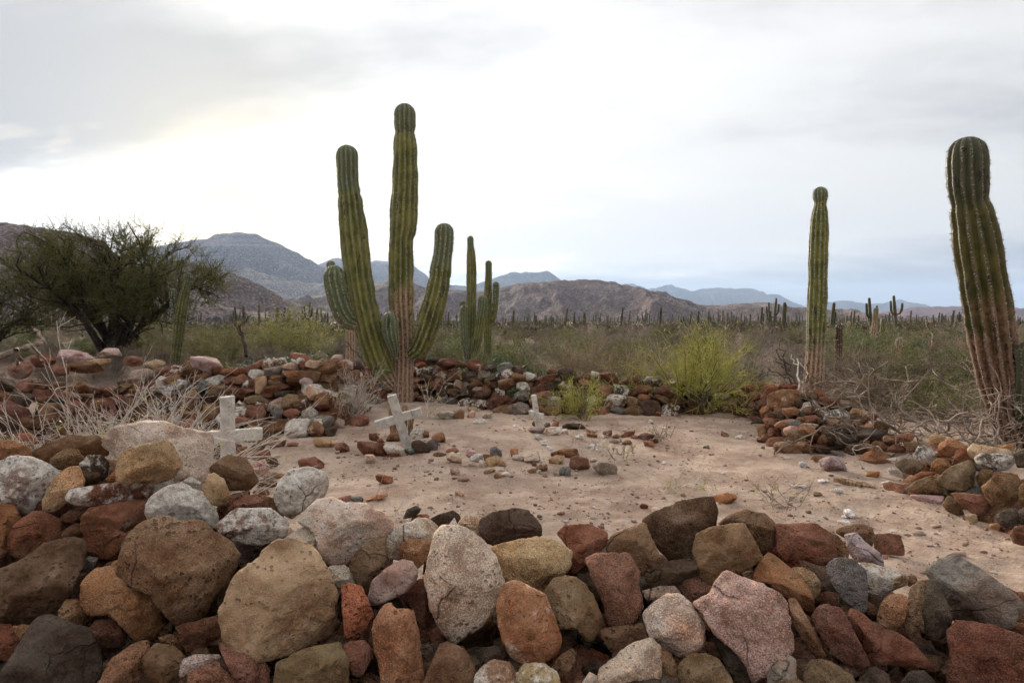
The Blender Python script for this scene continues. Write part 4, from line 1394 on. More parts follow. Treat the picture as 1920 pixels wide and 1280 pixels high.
for px, py, w_, h_, c, coat, lab in LOOSE:
    o = gstone(None, px, py, w_, h_, c, coat, pool=VAR_ROUND if ('pebble' in lab or 'round' in lab) else None, name='loose_stone')
    tag(o, lab, 'stone', 'loose stones on the sand')

# wooden splinter
G = ground(1602, 912)
sp_ = bpy.data.objects.new('wood_splinter', worn_box('wood_splinter', .36, .07, .035, M_PLANK, 77, .008, .02, 9))
COL.objects.link(sp_)
sp_.location = (G.x, G.y, gh(G.x, G.y) + .02)
sp_.rotation_euler = (.1, .10, RAD(-32))
tag(sp_, 'weathered splinter of wood lying on the sand', 'wood')

# gravel
def gravel(n, seed):
    rg = np.random.default_rng(seed)
    VV, FF = [], []
    shapes, Fcs = [], []
    for i in range(12):
        N = rg.normal(size=(9, 3))
        N /= np.linalg.norm(N, axis=1)[:, None]
        dirs, Fc = ico(2 if i < 6 else 1)
        Fcs.append(Fc)
        shapes.append(dirs * softmin_poly(dirs, N, rg.uniform(.7, 1, 9), 14)[:, None].clip(0, 1.4))
    Y = rg.uniform(0, 1, n) ** 1.5 * 9.5 + 2.7
    px = rg.uniform(200, 1900, n)
    X = (px - 960) / F * Y
    cl = noise3(np.stack([X * .9, Y * .9, X * 0], 1))
    keep = (cl + rg.normal(size=n) * .25) > -.05
    X, Y = X[keep], Y[keep]
    Z = ground_h(X, Y)
    s = np.minimum(rg.exponential(.0045, len(X)) + .003, .032)
    cid = rg.uniform(0, 1, len(X))
    att = []
    nv = 0
    for i in range(len(X)):
        a = rg.uniform(0, 6.28)
        si = i % 6 if s[i] > .013 else 6 + i % 6
        q = shapes[si] * s[i] * np.array([1.2, .9, .65])
        ca, sa = math.cos(a), math.sin(a)
        q = np.stack([q[:, 0] * ca - q[:, 1] * sa, q[:, 0] * sa + q[:, 1] * ca, q[:, 2]], 1)
        VV.append(q + np.array([X[i], Y[i], Z[i] + s[i] * .25]))
        FF.append(Fcs[si] + nv)
        nv += len(q)
        att.append(np.full(len(q), cid[i]))
    m, g = new_mat('gravel')
    at_ = g.n('ShaderNodeAttribute', attribute_name='cid')
    cr = g.n('ShaderNodeValToRGB')
    g.l(at_.outputs['Fac'], cr.inputs[0])
    e = cr.color_ramp.elements
    e[0].color = (.13, .085, .065, 1)
    e[1].color = (.52, .47, .42, 1)
    for p_, c_ in ((.3, (.25, .13, .09, 1)), (.55, (.30, .22, .17, 1)), (.8, (.40, .31, .25, 1))):
        e.new(p_).color = c_
    finish(g, cr.outputs[0], .9, None, .2)
    return mesh_np('gravel', np.concatenate(VV), [np.concatenate(FF)], True, m, {'cid': np.concatenate(att)})


tag(obj('gravel', gravel(15000, 3)), 'fine gravel and pebbles strewn over the sand', 'gravel', kind='stuff')

# ------------------------------------------------------------------ cacti
def cactus_material():
    m, g = new_mat('cactus_skin')
    P, oi, geo = world_pos(g)
    ck = g.n('ShaderNodeAttribute', attribute_name='cork').outputs['Fac']
    yg = g.n('ShaderNodeAttribute', attribute_name='young').outputs['Fac']
    cs = g.n('ShaderNodeAttribute', attribute_name='crest').outputs['Fac']
    n1 = g.noise(P, 3.2, 4, 0.65)
    n2 = g.noise(P, 22.0, 3, 0.65)
    green = g.mix(g.ss(n1, 0.38, 0.62), (0.090, 0.100, 0.020), (0.190, 0.190, 0.042))
    green = g.mix(g.math('MULTIPLY', yg, 0.85), green, g.mix(n2, (0.075, 0.105, 0.054), (0.13, 0.16, 0.088)))
    # pale scabby ridge line and brown scars
    green = g.mix(g.math('MULTIPLY', g.ss(cs, 0.72, 1.0), g.ss(n2, 0.38, 0.60, 0.15, 0.7)), green, (0.25, 0.215, 0.135))
    bark = g.mix(g.ss(n2, 0.36, 0.62), (0.13, 0.070, 0.038), (0.40, 0.25, 0.155))
    bark = g.mix(g.math('MULTIPLY', g.ss(cs, 0.6, 1.0), 0.6), bark, (0.52, 0.39, 0.29))
    cf = g.ss(g.math('ADD', ck, g.math('MULTIPLY_ADD', n1, 0.9, -0.45)), 0.36, 0.64)
    c = g.mix(cf, green, bark)
    mp = g.n('ShaderNodeMapping')
    g.l(P, mp.inputs[0])
    mp.inputs['Scale'].default_value = (1, 1, 0.35)
    sc_ = g.noise(mp.outputs[0], 9.0, 3, 0.7)
    c = g.mix(g.ss(sc_, 0.61, 0.65, 0, 0.85), c, (0.045, 0.030, 0.022))
    c = g.mix(1.0, c, oi.outputs['Color'], 'MULTIPLY')
    finish(g, c, g.mix(cf, (0.5, 0.5, 0.5), (0.9, 0.9, 0.9)), g.bump(g.math('ADD', n2, sc_), 0.5, 0.012), 0.3)
    return m


M_CACT = cactus_material()


def stem_mesh(name, ctrl, ribs, cork=(0.0, 0.0), young=0.25, seed=0, step=0.045, per=6, depth=.27, spines=True, pinch=()):
    """ctrl: list of (x, y, z, radius); the last entry is the tip (radius ignored)"""
    C = np.array([c[:3] for c in ctrl], float)
    R = np.array([c[3] for c in ctrl], float)
    seg = np.linalg.norm(np.diff(C, axis=0), axis=1)
    S = np.concatenate([[0], np.cumsum(seg)])
    L = S[-1]
    n = max(10, int(L / step))
    rt = R[-2]
    s = np.concatenate([np.linspace(0, L - rt * 1.05, n), L - rt * 1.05 + rt * 1.05 * np.sin(np.linspace(0, math.pi / 2, 9)[1:])])

    def sm(vals):
        v = np.interp(s, S, vals)
        k = max(1, int(.14 / step))
        ker = np.hanning(2 * k + 3)[1:-1]
        ker /= ker.sum()
        pad = np.concatenate([2 * v[0] - v[k:0:-1], v, np.full(k, v[-1])]) if len(v) > k else v
        out = np.convolve(np.pad(v, k, 'edge'), ker, 'valid')
        out[0] = v[0]
        out[-8:] = v[-8:]
        return out
    P = np.stack([sm(C[:, 0]), sm(C[:, 1]), np.interp(s, S, C[:, 2])], 1)
    Rr = sm(np.append(R[:-1], rt))
    d = np.clip((L - s) / (rt * 1.05), 0, 1)
    dome = np.sqrt(np.clip(1 - (1 - d) ** 2, 0, 1))
    Rr = Rr * dome
    for f, a in pinch:
        Rr = Rr * (1 - a * np.exp(-((s - f * L) / .06) ** 2))
    Rr = Rr * (1 + .075 * noise3(np.stack([s * 2.2, np.full_like(s, seed * 3.3), s * 0], 1)) + .025 * noise3(np.stack([s * 7, np.full_like(s, seed * 5.3), s * 0], 1)))
    T = np.gradient(P, axis=0)
    T /= np.linalg.norm(T, axis=1)[:, None] + 1e-9
    ref = np.array([0, 1.0, 0])
    A = np.cross(T, ref)
    A /= np.linalg.norm(A, axis=1)[:, None] + 1e-9
    B = np.cross(T, A)
    m = ribs * per
    th = np.arange(m) * 2 * math.pi / m
    rid = np.arange(m) // per
    f = np.abs(np.sin(th * ribs / 2)) ** .85
    ir = np.random.default_rng(seed).uniform(.86, 1.1, ribs)[rid]
    SS, TT = np.meshgrid(s, th, indexing='ij')
    wob = 1 + .06 * noise3(np.stack([SS.ravel() * 3, np.cos(TT.ravel()) * 1.3 + seed, np.sin(TT.ravel()) * 1.3], 1)).reshape(SS.shape)
    ring = Rr[:, None] * (1 - depth + depth * f[None, :] * ir[None, :]) * wob * (1 + .012 * np.sin(SS * 2 * math.pi / .09 + rid[None, :] * 1.7))
    V = P[:, None, :] + ring[:, :, None] * (A[:, None, :] * np.cos(th)[None, :, None] + B[:, None, :] * np.sin(th)[None, :, None])
    k = len(s)
    idx = np.arange(k * m).reshape(k, m)
    nx_ = np.roll(idx, -1, 1)
    q = np.stack([idx[:-1], nx_[:-1], nx_[1:], idx[1:]], -1).reshape(-1, 4)
    # flip so that normals face out
    q = q[:, ::-1]
    ck = np.clip(1 - (SS - cork[0]) / max(cork[1], 1e-3), 0, 1) if cork[1] > 0 else np.zeros_like(SS)
    ygv = np.clip((SS - (L - young * 1.2)) / .15, 0, 1)
    me = mesh_np(name, V.reshape(-1, 3), [q], True, M_CACT, {'cork': ck.ravel(), 'young': ygv.ravel(), 'crest': np.repeat(f[None, :], k, 0).ravel()})
    sp = None
    if spines:
        rg = np.random.default_rng(seed + 50)
        Vs, Fs = [], []
        cnt = 0
        crest = np.arange(ribs) * per + per // 2
        spc = spines if isinstance(spines, float) else .05
        for ci in crest:
            ss_ = np.arange(rg.uniform(0, spc), L * .992, spc) + rg.normal(size=len(np.arange(0, L, spc)) + 2)[:len(np.arange(rg.uniform(0, 0), L * .992, spc))][:1] * 0
            ii = np.clip(np.searchsorted(s, ss_), 0, k - 1)
            for j in ii:
                if rg.random() < .12:
                    continue
                c = V[j, ci]
                nrm = unit(c - P[j])
                tg = T[j]
                sd = np.cross(tg, nrm)
                for a in range(3):
                    an = rg.uniform(0, 6.28)
                    di = unit(nrm * .7 + (tg * math.cos(an) + sd * math.sin(an)) * .9)
                    ln = rg.uniform(.4, .75) * min(spc, .07)
                    wv = unit(np.cross(di, nrm)) * .006
                    Vs += [c - wv - nrm * .004, c + wv - nrm * .004, c + di * ln]
                    Fs.append((cnt, cnt + 1, cnt + 2))
                    cnt += 3
        if cnt:
            sp = mesh_np('spines', np.array(Vs), [np.array(Fs)], False, M_SPINE)
    return me, sp


def px_ctrl(pts, Y):
    out = []
    for p in pts:
        y = p[3] if len(p) > 3 else Y
        c = at(p[0], p[1], y)
        out.append((c.x, c.y, c.z, p[2] / 2 * y / F * 1.05))
    return out


def cactus(label, base, Y, stems, group=None, name='columnar_cactus', bark=(1, 1, 1, 1)):
    """stems: (part name, px control points, ribs, cork length m, young m, pinch, spines)"""
    b = ground(base[0], base[1]) if Y is None else at(base[0], base[1], Y)
    root = tag(empty(name, (b.x, b.y, 0)), label, 'cactus', group)
    for i, (pn, pts, ribs, cork, young, pinch, spn) in enumerate(stems):
        ct = px_ctrl(pts, Y)
        if pn == 'stem':
            x, y, z, r = ct[0]
            if z > -.05:
                ct = [(x, y, -.08, r)] + ct
        off = np.array([b.x, b.y, 0])
        ct = [(c[0] - off[0], c[1] - off[1], c[2], c[3]) for c in ct]
        me, sp = stem_mesh(pn, ct, ribs, (0.0, cork), young, seed=int(base[0]) + i, step=max(.04, Y * .0035), spines=spn, pinch=pinch)
        o = obj(pn, me, (b.x, b.y, 0), root, color=bark)
        if sp:
            s = bpy.data.objects.new('spines', sp)
            COL.objects.link(s)
            s.parent = o
            s['kind'] = 'stuff'
    return root


YC = 13.4
cactus('tallest many-armed green cactus with a brown corky foot, centre of yard', (752, 752), YC, [
    ('stem', [(755, 756, 36), (756, 720, 36), (757, 660, 36), (755, 610, 38), (752, 565, 44), (752, 500, 45), (752, 452, 42), (756, 430, 46), (758, 380, 47), (760, 330, 45), (760, 280, 42), (759, 250, 36), (759, 220, 36), (759, 194, 0)], 13, 4.0, .55, ((.905, .10), (.56, .05)), .07),
    ('arm', [(738, 724, 26, 13.35), (724, 706, 40, 13.3), (708, 672, 48, 13.2), (692, 620, 50, 13.1), (680, 570, 50, 13.05), (672, 520, 50, 13.05), (664, 450, 52, 13.05), (658, 390, 46, 13.05), (655, 362, 41, 13.05), (652, 340, 38, 13.05), (651, 300, 40, 13.05), (650, 272, 0, 13.05)], 13, .5, .8, ((.80, .08),), .07),
    ('arm', [(670, 608, 18, 13.0), (657, 604, 30, 12.95), (644, 586, 38, 12.9), (634, 556, 40, 12.85), (628, 525, 38, 12.85), (627, 497, 0, 12.85)], 12, .12, 3.0, (), .06),
    ('arm', [(742, 672, 12, 13.1), (739, 650, 20, 13.0), (733, 630, 29, 12.95), (731, 608, 30, 12.95), (731, 585, 0, 12.95)], 12, .1, 3.0, (), .05),
    ('arm', [(768, 668, 22, 13.3), (784, 656, 34, 13.2), (794, 636, 40, 13.1), (804, 604, 42, 13.05), (816, 565, 43, 13.0), (824, 525, 42, 13.0), (829, 485, 36, 13.0), (833, 450, 34, 13.0), (833, 418, 0, 13.0)], 12, .15, .75, ((.62, .08),), .07),
])
cactus('brown weathered cactus column standing hidden behind the tallest cactus', (657, 672), 17.0, [
    ('stem', [(657, 676, 17), (657, 640, 17), (656, 590, 16), (655, 540, 15), (654, 505, 14), (653, 484, 0)], 10, 5.0, .2, (), .09),
    ('arm', [(655, 590, 8), (640, 580, 14), (628, 550, 15), (621, 515, 15), (620, 488, 0)], 10, .1, 1.0, (), .09)])
cactus('cluster of slim green cactus columns behind the back wall', (882, 662), 17.2, [
    ('stem', [(880, 664, 15), (882, 630, 16), (883, 580, 18), (884, 540, 18), (884, 500, 17), (883, 470, 15), (882, 460, 12), (882, 442, 0)], 11, 1.0, .3, ((.93, .08),), .09),
    ('stem', [(915, 664, 13, 17.9), (914, 620, 15, 17.9), (914, 590, 15, 17.9), (915, 550, 14, 17.9), (916, 520, 12, 17.9), (916, 488, 0, 17.9)], 10, 1.5, .3, (), .09),
    ('arm', [(917, 606, 7, 17.9), (924, 600, 10, 17.8), (929, 570, 12, 17.8), (930, 528, 0, 17.8)], 10, .1, .6, (), .09),
    ('stem', [(875, 662, 9, 16.8), (871, 640, 14, 16.8), (869, 605, 15, 16.8), (870, 572, 0, 16.8)], 11, .1, 2.0, (), .09),
    ('arm', [(872, 625, 7, 17.3), (867, 600, 11, 17.3), (867, 563, 0, 17.3)], 10, .0, 2.0, (), .09),
    ('stem', [(889, 666, 10, 16.8), (894, 640, 16, 16.8), (900, 605, 17, 16.8), (905, 575, 17, 16.8), (906, 553, 0, 16.8)], 11, .2, .5, (), .09)])
cactus('slim two-armed cactus standing in front of the spreading dark tree', (330, 684), 16.0, [
    ('stem', [(328, 686, 15), (331, 660, 17), (335, 625, 19), (340, 585, 20), (345, 555, 18), (350, 536, 15), (353, 528, 13), (354, 511, 0)], 11, 1.3, .3, ((.87, .1),), .08),
    ('arm', [(338, 610, 7), (330, 595, 12), (326, 568, 14), (325, 541, 0)], 10, .0, 2.0, (), .08)], bark=(.62, .62, .62, 1))
cactus('tall single cactus column with a pale corky foot and small round cap', (1525, 741), 14.6, [
    ('stem', [(1524, 744, 37), (1526, 700, 35), (1529, 660, 32), (1530, 640, 31), (1531, 600, 34), (1533, 540, 33), (1534, 480, 33), (1536, 430, 32), (1537, 400, 28), (1538, 382, 21), (1538, 368, 25), (1538, 350, 0)], 12, 2.35, .3, ((.915, .10),), .075)])
YR = 8.6
cactus('thick dark cactus leaning left at the right edge with a rounded crown', (1905, 838), YR, [
    ('stem', [(1908, 842, 52), (1892, 792, 58), (1873, 712, 66), (1859, 632, 73), (1847, 552, 76), (1837, 490, 76), (1828, 435, 72), (1821, 395, 64), (1817, 377, 57), (1814, 345, 66), (1813, 300, 66), (1813, 257, 0)], 13, 3.4, .75, ((.80, .06),), .05),
    ('arm', [(1915, 800, 30, 8.4), (1934, 780, 46, 8.3), (1940, 730, 58, 8.25), (1938, 680, 54, 8.25), (1936, 636, 0, 8.25)], 13, .1, 3.0, (), .05)], bark=(.52, .45, .42, 1))
cactus('short dark withered cactus post right of the tall single column', (1572, 735), 15.3, [
    ('stem', [(1571, 737, 11), (1572, 690, 12), (1573, 650, 13), (1573, 636, 13), (1573, 607, 0)], 10, 3.0, .3, (), .1)], bark=(.35, .32, .3, 1))
cactus('reddish leaning cactus post rising above the scrub at right', (1638, 645), 30.0, [
    ('stem', [(1637, 648, 10), (1639, 620, 11), (1641, 600, 9), (1643, 576, 0)], 10, 4.0, .3, (), False)])
cactus('green cactus post right beside the reddish leaning one', (1655, 644), 33.0, [
    ('stem', [(1654, 646, 9), (1655, 615, 9), (1657, 595, 0)], 10, .5, .3, (), False)])
cactus('thin dark cactus post left of a short red stump', (1588, 640), 36.0, [
    ('stem', [(1587, 640, 5), (1588, 615, 5), (1588, 591, 0)], 8, .5, .3, (), False)])
cactus('short red cactus stump out on the scrub plain', (1591, 638), 34.0, [
    ('stem', [(1591, 639, 8), (1591, 620, 7), (1592, 602, 0)], 8, 4.0, .3, (), False)])
cactus('withered cactus head on a thin dead stalk', (1682, 700), 16.0, [
    ('stem', [(1682, 702, 6), (1682, 670, 6), (1684, 655, 6), (1685, 650, 13), (1688, 632, 0)], 9, 3.0, .3, (), .1)])

# ------------------------------------------------------------------ plants
def bend(p0, d0, length, n, rg, curl=0.25, lift=0.0):
    """a wandering polyline"""
    P = [np.array(p0, float)]
    d = unit(d0)
    for i in range(n):
        d = unit(d + rg.normal(size=3) * curl + np.array([0, 0, lift]))
        P.append(P[-1] + d * length / n)
    return np.array(P), d


def plant_mesh(name, tubes, mat, leaves=None, leaf_mat=None, sides=3):
    V, FF = tubes.data(sides)
    F4 = np.concatenate(FF)
    nT = len(F4)
    if leaves is not None:
        LV, LF = leaves
        F4 = np.concatenate([F4, LF + len(V)])
        V = np.concatenate([V, LV])
    me = mesh_np(name, V, [F4], True, mat)
    if leaves is not None:
        me.materials.append(leaf_mat)
        mi = np.zeros(len(F4), np.int32)
        mi[nT:] = 1
        me.polygons.foreach_set('material_index', mi)
    return me


def bush(seed, h=1.1, r=.95, n0=28, n1=6, n2=7, mat=None, leaf_mat=None, nleaf=0, leaf=.03, curl=.22, th=.012, up=.55, tip=.45, droop=0.0, woody=None):
    rg = np.random.default_rng(seed)
    T = Tubes()
    T0 = Tubes() if woody else T
    tips = []
    for i in range(n0):
        a = rg.uniform(0, 6.283)
        el = rg.uniform(.25, 1.45) * up * 1.6
        d = np.array([math.cos(a) * math.cos(el), math.sin(a) * math.cos(el), abs(math.sin(el)) + .15])
        L = rg.uniform(.65, 1.0) * (h * abs(math.sin(el)) + r * math.cos(el))
        p0 = np.array([rg.normal() * .06 * r, rg.normal() * .06 * r, -.03])
        P, dd = bend(p0, d, L, 4, rg, curl, .05)
        T0.add(P, np.linspace(th, th * .4, 5))
        for j in range(n1):
            t = rg.uniform(.3, 1.0)
            k = min(int(t * 4), 3)
            q = P[k] + (P[k + 1] - P[k]) * (t * 4 - k)
            d2 = unit(unit(P[k + 1] - P[k]) + rg.normal(size=3) * .65 + np.array([0, 0, .15]))
            L2 = L * rg.uniform(.25, .5)
            P2, d3 = bend(q, d2, L2, 3, rg, curl, .03 - droop)
            T.add(P2, np.linspace(th * .45, th * .25, 4))
            for m in range(n2):
                t2 = rg.uniform(.15, 1.0)
                k2 = min(int(t2 * 3), 2)
                q2 = P2[k2] + (P2[k2 + 1] - P2[k2]) * (t2 * 3 - k2)
                d4 = unit(unit(P2[k2 + 1] - P2[k2]) + rg.normal(size=3) * .7 + np.array([0, 0, .12 - droop]))
                L3 = L2 * rg.uniform(.3, .75) * tip / .45
                P3, _ = bend(q2, d4, L3, 2, rg, curl, -droop)
                T.add(P3, [th * .26, th * .2, th * .12])
                tips.append(P3)
    lv = None
    if nleaf:
        tips = np.array(tips)
        ii = rg.integers(0, len(tips), nleaf)
        tt = rg.uniform(0, 1, nleaf)[:, None]
        C = tips[ii, 1] * (1 - tt) + tips[ii, 2] * tt + rg.normal(size=(nleaf, 3)) * leaf * .5
        lv = leaf_quads(C, leaf, seed)
    me = plant_mesh('bush', T, mat, lv, leaf_mat)
    co = np.empty(len(me.vertices) * 3, np.float32)
    me.vertices.foreach_get('co', co)
    co = co.reshape(-1, 3)
    co[:, 2] = np.maximum(co[:, 2], -.05)
    me.vertices.foreach_set('co', co.ravel())
    return (me, T0.build('stems', woody, 4)) if woody else me


def cholla(seed, h=.9, r=1.0, n=55):
    rg = np.random.default_rng(seed)
    T = Tubes()
    L = []
    for i in range(n):
        a = rg.uniform(0, 6.283)
        p = np.array([rg.normal() * .2, rg.normal() * .2, 0])
        d = unit([math.cos(a), math.sin(a), rg.uniform(.3, 1.6)])
        for j in range(5):
            ln = rg.uniform(.13, .24)
            q = p + d * ln
            T.add([p, p * .8 + q * .2, p * .2 + q * .8, q], [.014, .026, .025, .010])
            for k in range(8):
                L.append(p + (q - p) * rg.random() + rg.normal(size=3) * .02)
            p = q
            d = unit(d + rg.normal(size=3) * .5 + np.array([0, 0, .05]))
            if q[2] > h * rg.uniform(.8, 1.1):
                break
    return plant_mesh('succulent_bush', T, M_CHOLLA, leaf_quads(np.array(L), .05, seed), M_CHOLLA, 5)


def place_px(px, Y, dz=0.0):
    x = (px - 960) / F * Y
    return (x, Y, gh(x, Y) + dz)


# --- big spreading tree on the left
def make_tree(loc, crown_c, rad, seed, label, limbs=15, dens=1.0):
    rg = np.random.default_rng(seed)
    root = tag(empty('tree', loc), label, 'tree')
    TR, TW = Tubes(), Tubes()
    cc_ = np.array(crown_c, float)
    rd = np.array(rad, float)
    tips = []

    def inside(p, f=1.0):
        q = (p - cc_) / (rd * f)
        return (q ** 2).sum() < 1 and q[2] > -.75
    for i in range(limbs):
        a = i * 2.39996 + rg.uniform(-.3, .3)
        rr_ = math.sqrt((i + .5) / limbs) * .85
        tgt = cc_ + rd * np.array([math.cos(a) * rr_, math.sin(a) * rr_, (1 - rr_ ** 2) * .55 - .05 + rg.uniform(-.15, .1)])
        b = np.array([math.cos(a) * .16, math.sin(a) * .16, -.15])
        m1 = b + (tgt - b) * np.array([.18, .18, .42])
        m2 = b + (tgt - b) * np.array([.6, .6, .72])
        t = np.linspace(0, 1, 10)[:, None]
        P = b * (1 - t) ** 3 + 3 * m1 * t * (1 - t) ** 2 + 3 * m2 * t ** 2 * (1 - t) + tgt * t ** 3
        P[1:] += rg.normal(size=(9, 3)) * .09
        TR.add(P, np.linspace(.13, .028, 10) * rg.uniform(.7, 1.15))
        for j in range(int(9 * dens)):
            t1 = rg.uniform(.32, 1.0)
            k = min(int(t1 * 9), 8)
            q = P[k] + (P[k + 1] - P[k]) * (t1 * 9 - k)
            out = unit((q - cc_) / rd)
            d = unit(out * .5 + rg.normal(size=3) * .6 + unit(P[k + 1] - P[k]) * .5 + np.array([0, 0, .18]))
            P2, d2 = bend(q, d, rg.uniform(.8, 1.7), 5, rg, .3, .04)
            TR.add(P2, np.linspace(.030, .012, 6))
            for m in range(6):
                k2 = rg.integers(1, 5)
                q2 = P2[k2]
                d3 = unit(unit(P2[k2 + 1] - P2[k2]) + rg.normal(size=3) * .75 + np.array([0, 0, .15]))
                P3, d4 = bend(q2, d3, rg.uniform(.5, 1.0), 4, rg, .3, .03)
                if not inside(P3[-1], 1.06):
                    continue
                TW.add(P3, np.linspace(.013, .006, 5))
                for s_ in range(int(11 * dens)):
                    k3 = rg.integers(0, 4)
                    q3 = P3[k3] + (P3[k3 + 1] - P3[k3]) * rg.random()
                    o3 = (q3 - cc_) / rd
                    d5 = unit(unit(P3[k3 + 1] - P3[k3]) * .6 + rg.normal(size=3) * .6 + np.array([o3[0] * .4, o3[1] * .4, .55]))
                    P4, _ = bend(q3, d5, rg.uniform(.25, .62), 2, rg, .2, .05)
                    TW.add(P4, [.0065, .005, .0025])
                    tips.append(P4)
    tips = np.array(tips)
    n = len(tips) * 5
    ii = rg.integers(0, len(tips), n)
    tt = rg.uniform(0, 1, n)[:, None]
    C = np.where(tt < .5, tips[ii, 0] * (1 - 2 * tt) + tips[ii, 1] * 2 * tt, tips[ii, 1] * (2 - 2 * tt) + tips[ii, 2] * (2 * tt - 1)) + rg.normal(size=(n, 3)) * .02
    tr_ = TR.build('trunk', M_TRUNK, 6)
    cr_ = plant_mesh('crown', TW, M_TREE_TWIG, leaf_quads(C, .05, seed), M_TREE_LEAF)
    for nm, me in (('trunk', tr_), ('crown', cr_)):
        o = bpy.data.objects.new(nm, me)
        COL.objects.link(o)
        o.parent = root
    return root


bx, by, bz = place_px(218, 21.5)
make_tree((bx, by, bz), (-.05, .2, 2.45), (3.75, 3.3, 1.75), 5, 'dark spreading umbrella-crowned tree with many stems', 16)
bx, by, bz = place_px(-70, 22.5)
make_tree((bx, by, bz), (0, 0, 2.0), (3.3, 3.0, 1.55), 9, 'lower dark tree cut off by the left picture edge', 12, .85)

bank_ = tag(empty('rock_outcrop', (-11.0, 16.5, 0)), 'reddish rock slabs on the earth bank below the spreading tree', 'rocks')
for i, (px, py, w_, h_, c_) in enumerate(((140, 668, 70, 16, 'p'), (205, 662, 44, 12, 'p'), (80, 676, 50, 16, 'r'), (250, 676, 40, 12, 'r'), (160, 688, 60, 14, 'B'), (40, 694, 50, 18, 'r'), (290, 682, 36, 10, 't'), (110, 694, 40, 14, 'r'), (185, 680, 34, 10, 't'))):
    Yb_ = 15.5 + (680 - py) * .06
    k_s = Yb_ / F
    put_stone(bank_, at(px, py, Yb_), w_ * k_s, w_ * k_s * .8, h_ * k_s * 1.6, c_, .1)

# --- shrubs with a place of their own
for px, Y, args, lab in ((1300, 11.75, (21, 1.10, 1.15, 40, 8, 6, M_BROOM, M_LEAF_YELLOW, 700, .03, .24, .012, .55, .5), 'large yellow-green broom-like shrub in front of the back wall'),
                         (1095, 11.2, (22, .50, .55, 26, 7, 5, M_BROOM, M_LEAF_YELLOW, 400, .025, .26, .008, .5, .5), 'small yellow-green shrub left of the large one')):
    x, y, z = place_px(px, Y)
    root = tag(empty('broom_shrub', (x, y, z)), lab, 'shrub', 'yellow-green shrubs in the yard')
    tw, st = bush(*args, woody=M_TWIG_BROWN)
    obj('twigs', tw, (x, y, z), root)
    obj('stems', st, (x, y, z), root)


def bleached(seed, n0, h, r, th, n1=9, n2=3, wide=.5):
    rg = np.random.default_rng(seed)
    T = Tubes()
    L = []
    for i in range(n0):
        a = rg.uniform(0, 6.283)
        el = rg.uniform(.12, 1.35)
        d = np.array([math.cos(a) * math.cos(el) * r, math.sin(a) * math.cos(el) * r, math.sin(el) * h])
        P, _ = bend([rg.normal() * .10, rg.normal() * .10, 0], d, np.linalg.norm(d) * rg.uniform(.7, 1.15), 6, rg, .13, -.02)
        T.add(P, np.linspace(th, th * .45, 7))
        for j in range(n1):
            k = rg.integers(1, 6)
            d2 = unit(unit(P[k + 1] - P[k]) + rg.normal(size=3) * wide)
            P2, _ = bend(P[k] + (P[k + 1] - P[k]) * rg.random(), d2, rg.uniform(.18, .5) * h, 3, rg, .12)
            T.add(P2, np.linspace(th * .55, th * .3, 4))
            for m in range(n2):
                k2 = rg.integers(0, 3)
                P3, _ = bend(P2[k2] + (P2[k2 + 1] - P2[k2]) * rg.random(), unit(P2[k2 + 1] - P2[k2]) + rg.normal(size=3) * .6, rg.uniform(.05, .16) * h, 2, rg, .12)
                T.add(P3, [th * .34, th * .28, th * .2])
                if rg.random() < .07:
                    for q_ in range(5):
                        L.append(P3[-1] + rg.normal(size=3) * .012)
    return plant_mesh('bleached_bush', T, M_TWIG_WHITE, leaf_quads(np.array(L), .022, seed) if L else None, M_LEAF_YELLOW, 3)


o = obj('bleached_bush', bleached(31, 110, 1.15, 1.65, .0055), (-2.9, 4.75, 0.0))
tag(o, 'tangled bleached leafless bush behind the near wall at left', 'bush')
o = obj('bleached_bush', bleached(32, 26, .85, .75, .0055, 8, 3), (*place_px(655, 10.6)[:2], 0.0))
tag(o, 'pale dry twiggy bush left of the tallest cactus', 'bush')
o = obj('bleached_bush', bleached(33, 13, .8, .9, .006, 8, 3), (*place_px(305, 9.0)[:2], 0.0))
tag(o, 'thin pale twigs in front of the tumbled wall, left of the upright cross', 'bush')
DRY = [(1283, 921, .26, .32, 'low bare twiggy plant on the open sand beyond the near wall'), (1447, 945, .27, .34, 'small bare dark twig plant nearer the right side of the sand'),
       (1103, 851, .30, .40, 'bare twiggy plant growing amid the ringed grave'), (1163, 860, .16, .2, 'tiny dry plant right of the ringed grave'), (1240, 822, .2, .26, 'dry tuft at the far end of the ringed grave')]
for i, (px, py, h, r, lab) in enumerate(DRY):
    G = ground(px, py)
    me = bleached(40 + i, 16, h, r, .0035 if i != 1 else .0028, 5, 2, .4)
    me.materials[0] = M_TWIG_WHITE if i in (0, 2) else M_TWIG_BROWN
    tag(obj('dry_plant', me, (G.x, G.y, gh(G.x, G.y))), lab, 'plant', 'small dry plants on the sand')
for i, (px, py, lab) in enumerate(((806, 786, 'thin weed stalks with yellow tips right of the tallest cactus'), (640, 800, 'thin weed with yellow-green leaves at the end of the tumbled wall'))):
    G = ground(px, py)
    me = bush(60 + i, .62, .28, 7, 4, 4, M_TWIG_WHITE, M_LEAF_YELLOW, 70, .03, .1, .005, .95, .4)
    tag(obj('weed', me, (G.x, G.y, gh(G.x, G.y))), lab, 'plant')


